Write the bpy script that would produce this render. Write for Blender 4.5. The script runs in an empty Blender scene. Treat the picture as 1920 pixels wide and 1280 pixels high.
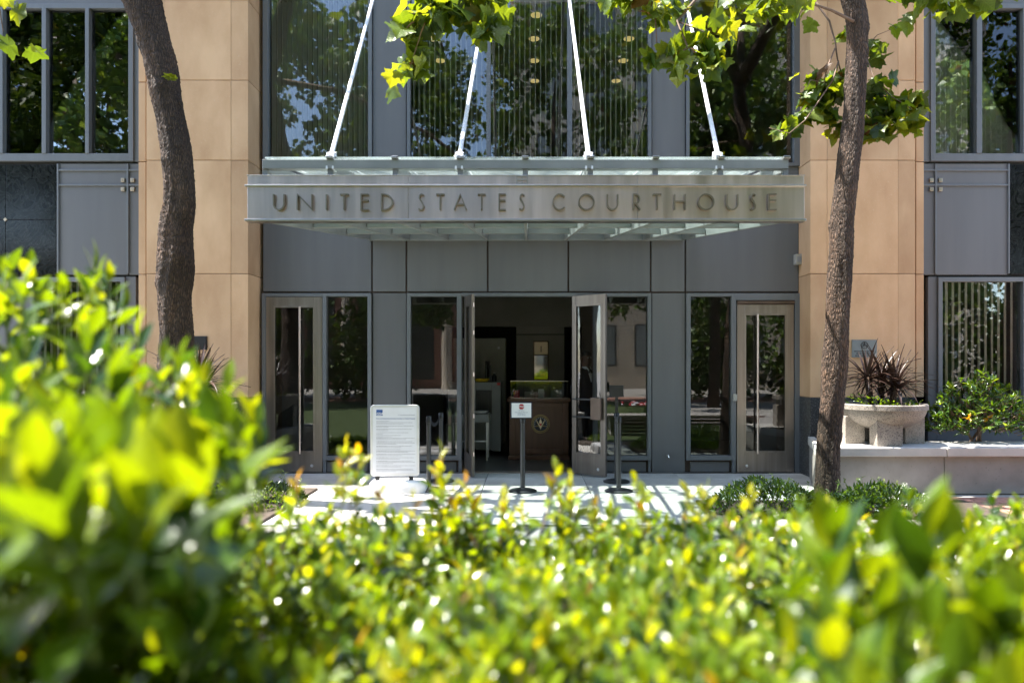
import bpy, bmesh, math, random
import numpy as np
from mathutils import Vector, Matrix, Euler
R = random.Random(7)
NR = np.random.RandomState(5)
S = bpy.context.scene
COL = S.collection

# ------------------------------------------------------------------ camera, world, sun, exposure
CX, CY, F, EYE = 990.0, 682.0, 1280.0, 1.65
cam = bpy.data.cameras.new('camera')
camo = bpy.data.objects.new('camera', cam); COL.objects.link(camo)
camo.location = (0, 0, EYE); camo.rotation_euler = (math.radians(90), 0, 0)
cam.sensor_fit = 'HORIZONTAL'; cam.sensor_width = 36; cam.lens = 24
cam.shift_x = -30 / 1920; cam.shift_y = 42 / 1920
cam.clip_start = 0.05; cam.clip_end = 600
cam.dof.use_dof = True; cam.dof.focus_distance = 9.1; cam.dof.aperture_fstop = 1.15
S.camera = camo

SUN = Vector((-1.5, 0.20, 3.4)).normalized()
w = bpy.data.worlds.new('World'); S.world = w; w.use_nodes = True
wn = w.node_tree.nodes; wl = w.node_tree.links
sky = wn.new('ShaderNodeTexSky'); sky.sky_type = 'NISHITA'; sky.sun_disc = False
sky.sun_elevation = math.asin(SUN.z); sky.sun_rotation = math.atan2(SUN.x, SUN.y)
wl.new(sky.outputs[0], wn['Background'].inputs['Color'])
wn['Background'].inputs['Strength'].default_value = 0.15
sl = bpy.data.lights.new('sun', 'SUN'); sl.energy = 5.0; sl.angle = math.radians(0.5); sl.color = (1.0, 0.95, 0.87)
so = bpy.data.objects.new('sun', sl); COL.objects.link(so)
so.rotation_euler = SUN.to_track_quat('Z', 'Y').to_euler(); so.location = (-10, 2, 20)
S.view_settings.view_transform = 'Standard'; S.view_settings.look = 'None'
S.view_settings.exposure = 2.3; S.view_settings.gamma = 1.0
S.view_settings.use_curve_mapping = False
S.render.engine = 'CYCLES'
S.cycles.use_denoising = True
try: S.cycles.denoiser = 'OPENIMAGEDENOISE'
except Exception: pass
S.cycles.max_bounces = 8; S.cycles.diffuse_bounces = 4; S.cycles.glossy_bounces = 4
S.cycles.transmission_bounces = 4; S.cycles.transparent_max_bounces = 16
S.cycles.sample_clamp_indirect = 6.0; S.cycles.caustics_reflective = False; S.cycles.caustics_refractive = False

FY, PY = 10.36, 9.94          # facade plane, pier front plane
def X(px, Y=FY): return (px - CX) / F * Y
def Z(py, Y=FY): return EYE + (CY - py) / F * Y

# ------------------------------------------------------------------ materials
def newmat(name):
    m = bpy.data.materials.new(name); m.use_nodes = True
    n = m.node_tree.nodes; n.clear()
    return m, n, m.node_tree.links
def coords(n, l, scale=(1, 1, 1), rnd=True):
    tc = n.new('ShaderNodeTexCoord'); mp = n.new('ShaderNodeMapping'); mp.inputs['Scale'].default_value = scale
    l.new(tc.outputs['Object'], mp.inputs['Vector'])
    if rnd:
        oi = n.new('ShaderNodeObjectInfo'); mul = n.new('ShaderNodeMath'); mul.operation = 'MULTIPLY'; mul.inputs[1].default_value = 40
        l.new(oi.outputs['Random'], mul.inputs[0]); l.new(mul.outputs[0], mp.inputs['Location'])
    return mp.outputs['Vector']
def noise(n, l, v, scale, detail=4, rough=.55):
    t = n.new('ShaderNodeTexNoise'); t.inputs['Scale'].default_value = scale
    t.inputs['Detail'].default_value = detail; t.inputs['Roughness'].default_value = rough
    l.new(v, t.inputs['Vector']); return t.outputs['Fac']
def ramp(n, l, f, stops):
    r = n.new('ShaderNodeValToRGB'); e = r.color_ramp.elements
    e[0].position, e[0].color = stops[0][0], (*stops[0][1], 1)
    e[1].position, e[1].color = stops[-1][0], (*stops[-1][1], 1)
    for p, c in stops[1:-1]:
        x = e.new(p); x.color = (*c, 1)
    l.new(f, r.inputs['Fac']); return r.outputs['Color']
def bump(n, l, h, strength=.3, dist=.01):
    b = n.new('ShaderNodeBump'); b.inputs['Strength'].default_value = strength; b.inputs['Distance'].default_value = dist
    l.new(h, b.inputs['Height']); return b.outputs['Normal']
def mixc(n, l, f, a, b, mode='MIX'):
    m = n.new('ShaderNodeMix'); m.data_type = 'RGBA'; m.blend_type = mode
    for i, s in ((0, f), (6, a), (7, b)):
        if hasattr(s, 'links'): l.new(s, m.inputs[i])
        elif i == 0: m.inputs[0].default_value = s
        else: m.inputs[i].default_value = (*s, 1)
    return m.outputs[2]
def out(n, l, sh):
    o = n.new('ShaderNodeOutputMaterial'); l.new(sh, o.inputs['Surface'])
def surf(name, c1, c2, rough=.6, metal=0, scale=(6, 6, 6), nsc=1.0, detail=5, bstr=.15, bdist=.004, fine=None, vary=.08, spec=.5, rough2=None):
    m, n, l = newmat(name); v = coords(n, l, scale)
    f = noise(n, l, v, nsc, detail)
    col = ramp(n, l, f, [(.3, c1), (.7, c2)])
    if fine:                                     # speckle (granite, exposed aggregate)
        v2 = coords(n, l, (1, 1, 1)); f2 = noise(n, l, v2, fine[0], 2, .7)
        col = mixc(n, l, ramp(n, l, f2, [(fine[1], (0, 0, 0)), (fine[2], (1, 1, 1))]), col, fine[3])
    if vary:
        oi = n.new('ShaderNodeObjectInfo'); mr = n.new('ShaderNodeMapRange')
        mr.inputs['To Min'].default_value = 1 - vary; mr.inputs['To Max'].default_value = 1 + vary
        l.new(oi.outputs['Random'], mr.inputs['Value'])
        hs = n.new('ShaderNodeHueSaturation'); l.new(mr.outputs[0], hs.inputs['Value']); l.new(col, hs.inputs['Color']); col = hs.outputs['Color']
    p = n.new('ShaderNodeBsdfPrincipled'); l.new(col, p.inputs['Base Color'])
    p.inputs['Metallic'].default_value = metal; p.inputs['Specular IOR Level'].default_value = spec
    p.inputs['Roughness'].default_value = rough
    if rough2 is not None:
        mr = n.new('ShaderNodeMapRange'); mr.inputs['To Min'].default_value = rough; mr.inputs['To Max'].default_value = rough2
        l.new(f, mr.inputs['Value']); l.new(mr.outputs[0], p.inputs['Roughness'])
    if bstr: l.new(bump(n, l, f, bstr, bdist), p.inputs['Normal'])
    out(n, l, p.outputs[0]); return m
def glass(name, tint, refl, wav=.0, dirt=0):
    m, n, l = newmat(name)
    tr = n.new('ShaderNodeBsdfTransparent'); tr.inputs['Color'].default_value = (*tint, 1)
    gl = n.new('ShaderNodeBsdfGlossy'); gl.inputs['Roughness'].default_value = 0.0; gl.inputs['Color'].default_value = (.95, .97, 1, 1)
    lw = n.new('ShaderNodeFresnel'); lw.inputs['IOR'].default_value = refl
    if wav:
        v = coords(n, l); h = noise(n, l, v, 1.1, 1)
        nb = bump(n, l, h, 1.0, wav); l.new(nb, gl.inputs['Normal'])
    mx = n.new('ShaderNodeMixShader'); l.new(lw.outputs[0], mx.inputs[0]); l.new(tr.outputs[0], mx.inputs[1]); l.new(gl.outputs[0], mx.inputs[2])
    sh = mx.outputs[0]
    if dirt:
        d = n.new('ShaderNodeBsdfDiffuse'); d.inputs['Color'].default_value = (.55, .62, .60, 1)
        t2 = n.new('ShaderNodeBsdfTranslucent'); t2.inputs['Color'].default_value = (.6, .68, .66, 1)
        a = n.new('ShaderNodeAddShader'); 
        mm = n.new('ShaderNodeMixShader'); mm.inputs[0].default_value = .5; l.new(d.outputs[0], mm.inputs[1]); l.new(t2.outputs[0], mm.inputs[2])
        v = coords(n, l); f = noise(n, l, v, 3.0, 6)
        mr = n.new('ShaderNodeMapRange'); mr.inputs['From Min'].default_value = .3; mr.inputs['From Max'].default_value = .7
        mr.inputs['To Min'].default_value = dirt * .4; mr.inputs['To Max'].default_value = dirt * 1.5; l.new(f, mr.inputs['Value'])
        m3 = n.new('ShaderNodeMixShader'); l.new(mr.outputs[0], m3.inputs[0]); l.new(sh, m3.inputs[1]); l.new(mm.outputs[0], m3.inputs[2]); sh = m3.outputs[0]
    out(n, l, sh); return m
def leafmat(name, gain=1.0, rough=.3, trans=.5, spec=.5, tcol=(3.0, 2.3, .25)):
    m, n, l = newmat(name)
    at = n.new('ShaderNodeAttribute'); at.attribute_name = 'tint'
    v = coords(n, l); f = noise(n, l, v, 25, 3)
    col = mixc(n, l, .35, at.outputs['Color'], ramp(n, l, f, [(.3, (.55, .55, .5)), (.7, (1.3, 1.3, 1.2))]), 'MULTIPLY')
    lc = n.new('ShaderNodeAttribute'); lc.attribute_name = 'leafco'
    sx = n.new('ShaderNodeSeparateXYZ'); l.new(lc.outputs['Vector'], sx.inputs[0])
    def mt(op, a, b=None, c=None):
        q = n.new('ShaderNodeMath'); q.operation = op
        for i, z in enumerate((a, b, c)):
            if z is None: continue
            if hasattr(z, 'links'): l.new(z, q.inputs[i])
            else: q.inputs[i].default_value = z
        return q.outputs[0]
    ax = mt('ABSOLUTE', sx.outputs['X'])
    lat = mt('SINE', mt('MULTIPLY', mt('SUBTRACT', sx.outputs['Y'], mt('MULTIPLY', ax, .9)), 48.0))
    vein = mt('MAXIMUM', mt('GREATER_THAN', lat, .86), mt('LESS_THAN', ax, .022))
    v3 = coords(n, l, (1, 1, 1)); blot = ramp(n, l, noise(n, l, v3, 9, 4, .7), [(.66, (0, 0, 0)), (.74, (1, 1, 1))])
    col = mixc(n, l, mt('MULTIPLY', vein, .35), col, mixc(n, l, 1.0, col, (1.7, 1.6, 1.6), 'MULTIPLY'))
    col = mixc(n, l, mt('MULTIPLY', blot, .35), col, (.16, .12, .03))
    p = n.new('ShaderNodeBsdfPrincipled'); l.new(col, p.inputs['Base Color']); p.inputs['Roughness'].default_value = rough
    p.inputs['Specular IOR Level'].default_value = spec
    l.new(bump(n, l, mt('ADD', mt('MULTIPLY', vein, -.5), f), .35, .004), p.inputs['Normal'])
    t = n.new('ShaderNodeBsdfTranslucent')
    tc = mixc(n, l, 1.0, col, tcol, 'MULTIPLY'); l.new(tc, t.inputs['Color'])
    mx = n.new('ShaderNodeMixShader'); mx.inputs[0].default_value = trans
    l.new(p.outputs[0], mx.inputs[1]); l.new(t.outputs[0], mx.inputs[2]); out(n, l, mx.outputs[0]); return m
def emit(name, c, s):
    m, n, l = newmat(name); e = n.new('ShaderNodeEmission'); e.inputs['Color'].default_value = (*c, 1); e.inputs['Strength'].default_value = s
    out(n, l, e.outputs[0]); return m
def barkmat():
    m, n, l = newmat('bark'); v = coords(n, l, (1, 1, .2), False)
    vo = n.new('ShaderNodeTexVoronoi'); vo.feature = 'DISTANCE_TO_EDGE'; vo.inputs['Scale'].default_value = 52
    nz = n.new('ShaderNodeTexNoise'); nz.inputs['Scale'].default_value = 14; nz.inputs['Detail'].default_value = 5
    l.new(v, nz.inputs['Vector'])
    dv = n.new('ShaderNodeVectorMath'); dv.operation = 'MULTIPLY_ADD'; dv.inputs[1].default_value = (.06, .06, .06)
    l.new(nz.outputs['Color'], dv.inputs[0]); l.new(v, dv.inputs[2]); l.new(dv.outputs[0], vo.inputs['Vector'])
    f2 = noise(n, l, v, 7, 6); f3 = noise(n, l, coords(n, l, (1, 1, .6), False), 2.6, 4)
    c = ramp(n, l, vo.outputs['Distance'], [(.0, (.022, .013, .008)), (.18, (.10, .060, .038)), (.5, (.175, .112, .074))])
    c = mixc(n, l, .8, c, ramp(n, l, f2, [(.3, (.6, .55, .5)), (.55, (1., 1., 1.)), (.72, (1.35, 1.3, 1.25))]), 'MULTIPLY')
    c = mixc(n, l, .9, c, ramp(n, l, f3, [(.35, (.62, .56, .52)), (.52, (1., 1., 1.)), (.66, (1.55, 1.42, 1.3))]), 'MULTIPLY')  # broad random tone; lighter patches put sunlit bark into the colour
    p = n.new('ShaderNodeBsdfPrincipled'); l.new(c, p.inputs['Base Color']); p.inputs['Roughness'].default_value = .85
    h = n.new('ShaderNodeMath'); h.operation = 'MULTIPLY_ADD'; h.inputs[1].default_value = 2.2
    l.new(vo.outputs['Distance'], h.inputs[0]); l.new(f2, h.inputs[2])
    l.new(bump(n, l, h.outputs[0], 1.0, .022), p.inputs['Normal']); out(n, l, p.outputs[0]); return m

M = dict(
 stone=surf('sandstone', (.49, .292, .158), (.65, .425, .25), .75, scale=(2.2, 2.2, 1.1), detail=10, bstr=.35, bdist=.004, fine=(70, .63, .75, (.60, .46, .32)), vary=.13),
 granite=surf('dark_granite', (.018, .020, .023), (.04, .043, .047), .3, fine=(60, .56, .64, (.20, .21, .225)), bstr=0),
 paint=surf('gray_paint', (.122, .124, .132), (.142, .144, .150), .42, scale=(5, 5, .45), detail=7, bstr=.10, bdist=.004, vary=.07, rough2=.58),
 frame=surf('frame_paint', (.135, .146, .160), (.155, .166, .180), .38, scale=(9, 9, .6), bstr=.03, vary=.04),
 gap=surf('joint_black', (.010, .010, .010), (.02, .02, .02), .8, bstr=0),
 mortar=surf('joint_mortar', (.26, .18, .115), (.34, .24, .16), .9, bstr=0),
 rust=surf('joint_brown', (.035, .022, .016), (.06, .036, .026), .7, bstr=0),
 marble=None,
 steel=surf('brushed_steel', (.56, .475, .455), (.82, .70, .67), .24, 1, scale=(7, 7, .6), detail=8, bstr=.05, vary=.05, rough2=.46),  # brushed streaks; their tone contrast also puts vertical reflection bands into the colour
 steeltrim=surf('steel_trim', (.44, .41, .40), (.54, .51, .49), .28, 1, bstr=0, vary=.03),
 letter=surf('letter_bronze', (.22, .19, .15), (.33, .285, .23), .40, .9, scale=(5, 5, 5), bstr=0, vary=.05),
 bronze=surf('door_bronze', (.27, .235, .21), (.39, .345, .31), .28, .9, scale=(14, 14, .5), detail=6, bstr=.03, vary=.05, rough2=.46),
 leafbronze=surf('darkened_bronze', (.15, .13, .115), (.23, .20, .18), .36, .9, scale=(14, 14, .5), detail=6, bstr=.03, vary=.05, rough2=.5),  # door bronze copy, its colour darkened against bright ground bounce on the opened leaves
 bronzed=surf('dark_bronze', (.10, .075, .06), (.15, .11, .09), .45, .8, bstr=0),
 white=surf('white_paint', (.72, .73, .75), (.80, .81, .83), .4, bstr=0, vary=.02),
 canopy=surf('canopy_paint', (.20, .215, .22), (.26, .275, .28), .45, scale=(4, 4, 4), bstr=.05, vary=.03),
 chrome=surf('chrome', (.75, .75, .75), (.85, .85, .85), .12, 1, bstr=0),
 plate=surf('stud_metal', (.45, .36, .27), (.55, .45, .34), .35, .9, bstr=0),
 black=surf('black_plastic', (.012, .012, .013), (.02, .02, .022), .4, bstr=0),
 postm=surf('post_metal', (.040, .042, .046), (.055, .057, .062), .33, .4, bstr=0),
 belt=surf('belt_fabric', (.015, .015, .018), (.02, .02, .024), .8, bstr=0),
 paper=surf('paper', (.66, .67, .71), (.72, .73, .77), .45, bstr=0, vary=0),
 plast=surf('white_plastic', (.70, .70, .71), (.77, .77, .78), .35, bstr=0),
 alum=surf('aluminium', (.66, .66, .68), (.74, .74, .76), .32, .6, bstr=0),
 blue=surf('print_blue', (.008, .06, .24), (.01, .07, .27), .5, bstr=0, vary=0),
 navy=surf('frame_navy', (.012, .014, .035), (.018, .02, .05), .4, bstr=0, vary=0),
 ink=surf('ink_gray', (.20, .20, .23), (.25, .25, .28), .6, bstr=0, vary=0),
 inkd=surf('ink_blue', (.05, .08, .20), (.06, .09, .22), .6, bstr=0, vary=0),
 red=surf('stop_red', (.30, .008, .02), (.36, .012, .025), .45, bstr=0, vary=0),
 concrete=surf('concrete', (.22, .20, .18), (.33, .305, .275), .85, scale=(2.5, 2.5, 2.5), detail=8, bstr=.25, bdist=.004, fine=(38, .69, .72, (.14, .125, .11)), vary=.05),
 coping=surf('coping_concrete', (.40, .39, .37), (.52, .50, .47), .8, scale=(3, 3, 3), detail=8, bstr=.2, bdist=.003, vary=.05),
 agg=surf('exposed_aggregate', (.23, .20, .17), (.35, .31, .265), .8, scale=(8, 8, 8), bstr=.5, bdist=.004, fine=(75, .54, .62, (.075, .07, .065)), vary=.04),
 slab=surf('paving_concrete', (.36, .34, .32), (.58, .555, .52), .8, scale=(1.5, 1.5, 1.5), detail=10, bstr=.2, bdist=.003, fine=(55, .62, .70, (.27, .25, .23)), vary=.08),
 brick=surf('paver_brick', (.33, .16, .115), (.42, .22, .165), .85, scale=(9, 9, 9), bstr=.2, vary=.22),
 ground=surf('plaza_ground', (.25, .23, .21), (.33, .31, .28), .9, scale=(.6, .6, .6), detail=8, bstr=.2),
 soil=surf('soil', (.035, .025, .018), (.07, .05, .036), .95, scale=(14, 14, 14), bstr=.6, bdist=.02),
 lawn=surf('lawn_green', (.025, .045, .010), (.07, .10, .024), .9, scale=(6, 6, 6), detail=10, bstr=.6, bdist=.02),
 wood=surf('weathered_wood', (.29, .265, .24), (.43, .40, .365), .8, scale=(.9, 14, 14), detail=7, bstr=.35, bdist=.003, vary=.12),
 desk=surf('desk_wood', (.10, .042, .024), (.16, .068, .038), .4, scale=(9, 9, .8), detail=6, bstr=.03, vary=.04),
 lobby=surf('lobby_stone', (.17, .158, .145), (.24, .225, .205), .35, scale=(1.2, 1.2, 1.2), detail=8, bstr=0),
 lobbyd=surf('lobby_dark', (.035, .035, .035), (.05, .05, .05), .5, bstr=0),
 floor=surf('lobby_floor', (.07, .065, .06), (.11, .10, .095), .3, scale=(2, 2, 2), bstr=0),
 machine=surf('machine_gray', (.25, .265, .28), (.29, .305, .32), .45, bstr=0),
 cabinet=surf('cabinet_beige', (.36, .35, .32), (.41, .40, .365), .5, bstr=0),
 yellow=surf('tray_yellow', (.60, .42, .02), (.68, .48, .03), .5, bstr=0),
 gold=surf('seal_gold', (.34, .235, .09), (.44, .30, .12), .5, .3, bstr=0),
 sealblue=surf('seal_blue', (.010, .014, .03), (.014, .018, .04), .5, bstr=0),
 blind=surf('blind_fabric', (.76, .75, .73), (.84, .83, .81), .7, bstr=0, vary=.06),
 suit=surf('suit_navy', (.010, .011, .016), (.017, .018, .025), .8, scale=(30, 30, 30), bstr=.1),
 skin=surf('skin', (.12, .062, .042), (.15, .08, .055), .5, bstr=0),
 hair=surf('hair', (.008, .007, .006), (.014, .012, .01), .6, bstr=0),
 cloth=surf('shirt_white', (.66, .68, .72), (.72, .74, .78), .7, bstr=0),
 twig=surf('twig', (.12, .075, .05), (.19, .125, .085), .8, scale=(20, 20, 20), bstr=.2),
 stem=surf('green_stem', (.10, .13, .03), (.16, .19, .05), .6, bstr=0),
 dracaena=surf('dracaena_leaf', (.028, .015, .012), (.065, .036, .026), .36, scale=(3, 3, 3), bstr=0, vary=.35),
 beige=surf('beige_stone', (.50, .42, .33), (.58, .50, .40), .8, scale=(.5, .5, .5), bstr=0),
 petalred=surf('petal_red', (.50, .01, .02), (.6, .02, .03), .5, bstr=0),
 petalwhite=surf('petal_white', (.75, .75, .75), (.8, .8, .8), .5, bstr=0),
 winglass=glass('window_glass', (.93, .94, .93), 1.62, .0012),
 doorglass=glass('door_glass', (.74, .75, .74), 1.62, .0009),
 roofglass=glass('roof_glass', (.93, .97, .96), 1.45, 0, .10),
 soffit=glass('soffit_glass', (.90, .95, .94), 1.4, 0, .14),
 caseglass=glass('case_glass', (.9, .92, .92), 1.6, 0),
 plaque=surf('plaque_glass', (.20, .22, .22), (.25, .27, .27), .15, bstr=0),
 mirror=surf('mirror_panel', (.26, .28, .25), (.30, .31, .29), .04, 1, bstr=0),
 lamp=emit('downlight_glow', (1.0, .78, .30), .12),
 hedgeleaf=leafmat('hedge_leaf', rough=.2, trans=.48, spec=.8),
 bigleaf=leafmat('shrub_leaf', rough=.25, trans=.47, spec=.6, tcol=(2.35, 1.9, .2)),
 farleaf=leafmat('lawn_tree_leaf', rough=.45, trans=.22, spec=.4, tcol=(1.8, 1.7, .8)),
 treeleaf=leafmat('plane_leaf', rough=.40, trans=.5, spec=.45, tcol=(2.7, 1.9, .3)),
 bark=barkmat(),
)
def marblemat():
    m, n, l = newmat('green_marble'); v = coords(n, l, (2.2, 2.2, 2.2))
    nz = n.new('ShaderNodeTexNoise'); nz.inputs['Scale'].default_value = 1.5; nz.inputs['Detail'].default_value = 3; nz.inputs['Distortion'].default_value = 3.5
    l.new(v, nz.inputs['Vector'])
    c = ramp(n, l, nz.outputs['Fac'], [(.40, (.006, .007, .007)), (.485, (.014, .016, .016)), (.503, (.035, .037, .036)), (.515, (.014, .016, .016)), (.7, (.006, .007, .007))])
    p = n.new('ShaderNodeBsdfPrincipled'); l.new(c, p.inputs['Base Color']); p.inputs['Roughness'].default_value = .12; p.inputs['Specular IOR Level'].default_value = .25
    out(n, l, p.outputs[0]); return m
M['marble'] = marblemat()

# ------------------------------------------------------------------ building helpers
ORG = {}
class MB:
    def __init__(s): s.v = []; s.f = []
    def add(s, vs, fs):
        b = len(s.v); s.v += [tuple(p) for p in vs]; s.f += [tuple(i + b for i in f) for f in fs]; return s
    def box(s, x0, x1, y0, y1, z0, z1):
        x0, x1 = sorted((x0, x1)); y0, y1 = sorted((y0, y1)); z0, z1 = sorted((z0, z1))
        return s.add([(x0,y0,z0),(x1,y0,z0),(x1,y1,z0),(x0,y1,z0),(x0,y0,z1),(x1,y0,z1),(x1,y1,z1),(x0,y1,z1)],
                     [(0,3,2,1),(4,5,6,7),(0,1,5,4),(1,2,6,5),(2,3,7,6),(3,0,4,7)])
    def bar(s, a, b, w, h, up=(0, 0, 1)):          # box along a-b, width w (sideways), height h (up)
        a, b = Vector(a), Vector(b); d = (b - a).normalized(); side = d.cross(Vector(up)).normalized(); u = side.cross(d)
        vs = [p + side * sx * w / 2 + u * sz * h / 2 for p in (a, b) for sx, sz in ((-1,-1),(1,-1),(1,1),(-1,1))]
        return s.add(vs, [(0,1,2,3),(7,6,5,4),(0,4,5,1),(1,5,6,2),(2,6,7,3),(3,7,4,0)])
    def tube(s, pts, rad, n=10, cap=True):
        pts = [Vector(p) for p in pts]; k = len(pts)
        if not hasattr(rad, '__len__'): rad = [rad] * k
        vs = []; ref = None
        for i, p in enumerate(pts):
            t = (pts[min(i+1, k-1)] - pts[max(i-1, 0)]).normalized()
            if ref is None: ref = t.cross(Vector((0, 0, 1)) if abs(t.z) < .9 else Vector((0, 1, 0))).normalized()
            a = (ref - t * ref.dot(t)).normalized(); ref = a; b = t.cross(a)
            vs += [p + (a * math.cos(q) + b * math.sin(q)) * rad[i] for q in (2 * math.pi * j / n for j in range(n))]
        fs = [(i*n+j, i*n+(j+1) % n, (i+1)*n+(j+1) % n, (i+1)*n+j) for i in range(k-1) for j in range(n)]
        if cap: fs += [tuple(range(n))[::-1], tuple(range((k-1)*n, k*n))]
        return s.add(vs, fs)
    def lathe(s, prof, c, n=32):
        vs = [(c[0] + r * math.cos(2*math.pi*j/n), c[1] + r * math.sin(2*math.pi*j/n), c[2] + z) for r, z in prof for j in range(n)]
        k = len(prof)
        fs = [(i*n+j, i*n+(j+1) % n, (i+1)*n+(j+1) % n, (i+1)*n+j) for i in range(k-1) for j in range(n)]
        return s.add(vs, fs + [tuple(range(n))[::-1], tuple(range((k-1)*n, k*n))])
    def prism(s, poly, y0, y1):                    # outline in XZ, extruded along Y
        n = len(poly)
        vs = [(x, y0, z) for x, z in poly] + [(x, y1, z) for x, z in poly]
        return s.add(vs, [tuple(range(n)), tuple(range(2*n-1, n-1, -1))] + [(i, i+n, (i+1) % n + n, (i+1) % n) for i in range(n)])
def thing(name, label, cat, loc=(0, 0, 0), group=None):
    o = bpy.data.objects.new(name, None); COL.objects.link(o); o.location = loc; o.empty_display_size = .2
    o['label'] = label; o['category'] = cat; ORG[o] = Vector(loc)
    if group: o['group'] = group
    return o
def tag(o, label=None, cat=None, group=None, kind=None):
    for k, v in (('label', label), ('category', cat), ('group', group), ('kind', kind)):
        if v: o[k] = v
    return o
def fixnormals(me):
    bm = bmesh.new(); bm.from_mesh(me); bmesh.ops.recalc_face_normals(bm, faces=bm.faces); bm.to_mesh(me); bm.free()
def obj(name, mb, mat, parent=None, label=None, bevel=0, smooth=False, kind=None, fix=True):
    org = ORG.get(parent, Vector((0, 0, 0)))
    me = bpy.data.meshes.new(name)
    me.from_pydata([Vector(p) - org for p in mb.v], [], mb.f); me.materials.append(M[mat] if isinstance(mat, str) else mat)
    if fix: fixnormals(me)
    o = bpy.data.objects.new(name, me); COL.objects.link(o); ORG[o] = org
    if parent: o.parent = parent
    if label: o['label'] = label
    if kind: o['kind'] = kind
    if smooth:
        me.polygons.foreach_set('use_smooth', [True] * len(me.polygons))
        if smooth != True: me.set_sharp_from_angle(angle=math.radians(smooth))
    if bevel:
        b = o.modifiers.new('bevel', 'BEVEL'); b.width = bevel; b.segments = 2; b.limit_method = 'ANGLE'
    return o
def bx(name, parent, mat, x0, x1, y0, y1, z0, z1, bevel=.004, label=None):
    return obj(name, MB().box(x0, x1, y0, y1, z0, z1), mat, parent, label, bevel)
def settle(o, base):                               # top-level mesh: put its origin at the base
    base = Vector(base); o.data.transform(Matrix.Translation(-base)); o.location = base; return o

# leaves ------------------------------------------------------------
def leaf_template(kind):
    if kind == 'plane':
        h = [(.0, 0), (.10, -.05), (.30, -.02), (.50, .06), (.60, .02), (.56, .14), (.48, .22), (.54, .30), (.70, .40), (.72, .56), (.56, .58), (.46, .66), (.36, .62), (.30, .74), (.17, .84), (0, 1.02)]
        k = len(h); vs = [(0, .0, 0), (0, .33, 0), (0, .62, 0)]; idx = []
        vs = []; 
        for x, y in h: vs.append((x, y, 0))
        for x, y in h[1:-1]: vs.append((-x, y, 0))
        vs.append((0, .34, 0)); c = len(vs) - 1
        right = list(range(k)); left = [0] + list(range(k, 2*k-2)) + [k-1]
        fs = [(c, right[i], right[i+1]) for i in range(k-1)] + [(c, left[i+1], left[i]) for i in range(k-1)]
        v = np.array(vs, float); v[:, 2] = .22 * np.abs(v[:, 0]) - .30 * (v[:, 1] - .2) ** 2 + .05 * np.sin(9 * v[:, 1] + 5 * v[:, 0])
        return v, fs
    if kind == 'oval':                             # big leathery leaf
        rows = [(0, .02), (.12, .10), (.28, .18), (.46, .215), (.64, .19), (.80, .12), (.92, .05), (1.0, .004)]
    elif kind == 'clump':
        v = np.array([(0, 0, 0), (-.42, .45, .10), (0, .5, -.03), (.42, .45, .10), (-.2, .8, .02), (.2, .8, .02), (0, 1, -.12)], float)
        return v, [(0, 2, 1), (0, 3, 2), (1, 2, 6, 4), (2, 3, 5, 6)]
    elif kind == 'lance':
        rows = [(0, .01), (.2, .10), (.45, .15), (.7, .11), (1.0, .005)]
    else:                                          # small hedge leaf
        rows = [(0, .02), (.18, .15), (.42, .24), (.68, .21), (.88, .11), (1.0, .01)]
    vs = []; FO = .30 if kind != 'lance' else .5
    for y, wd in rows:
        z = -.20 * (y - .25) ** 2
        vs += [(-wd, y, z + FO * wd), (-wd * .5, y, z + .4 * FO * wd), (0, y, z), (wd * .5, y, z + .4 * FO * wd), (wd, y, z + FO * wd)]
    fs = [(i*5+j, i*5+j+1, (i+1)*5+j+1, (i+1)*5+j) for i in range(len(rows)-1) for j in range(4)]
    return np.array(vs, float), fs
TPL = {k: leaf_template(k) for k in ('plane', 'oval', 'small', 'lance', 'clump')}
def frame(d, up):                                  # rotation whose Y axis is the leaf's length, Z its upper face
    d = d / np.linalg.norm(d); x = np.cross(d, up)
    if np.linalg.norm(x) < 1e-3: x = np.array((1., 0, 0))
    x /= np.linalg.norm(x); z = np.cross(x, d); return np.stack([x, d, z], 1)
def leafmesh(name, kind, rots, locs, scales, tints, mat, smooth=True):
    v, fs = TPL[kind]; n = len(locs); k = len(v)
    V = (np.einsum('nij,kj->nki', np.array(rots), v) * np.array(scales)[:, None, None] + np.array(locs)[:, None, :]).reshape(-1, 3)
    fl = [len(f) for f in fs]; base = np.concatenate([np.array(f) for f in fs])
    L = (base[None, :] + (np.arange(n) * k)[:, None]).reshape(-1)
    tot = np.tile(np.array(fl), n); start = np.concatenate([[0], np.cumsum(tot)[:-1]])
    me = bpy.data.meshes.new(name)
    me.vertices.add(n * k); me.vertices.foreach_set('co', V.astype(np.float32).ravel())
    me.loops.add(len(L)); me.loops.foreach_set('vertex_index', L.astype(np.int32))
    me.polygons.add(len(tot)); me.polygons.foreach_set('loop_start', start.astype(np.int32)); me.polygons.foreach_set('loop_total', tot.astype(np.int32))
    me.polygons.foreach_set('use_smooth', [smooth] * len(tot))
    a = me.attributes.new('tint', 'FLOAT_COLOR', 'POINT')
    T = np.concatenate([np.repeat(np.array(tints), k, 0), np.ones((n * k, 1))], 1)
    a.data.foreach_set('color', T.astype(np.float32).ravel())
    a = me.attributes.new('leafco', 'FLOAT_VECTOR', 'POINT'); a.data.foreach_set('vector', np.tile(v, (n, 1)).astype(np.float32).ravel())
    me.materials.append(M[mat]); me.update(); me.validate(); return me
def leaf_variants(kind, tints, mat):
    return [leafmesh(kind + '_leaf', kind, [np.eye(3)], [np.zeros(3)], [1.0], [t], mat) for t in tints]
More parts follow.
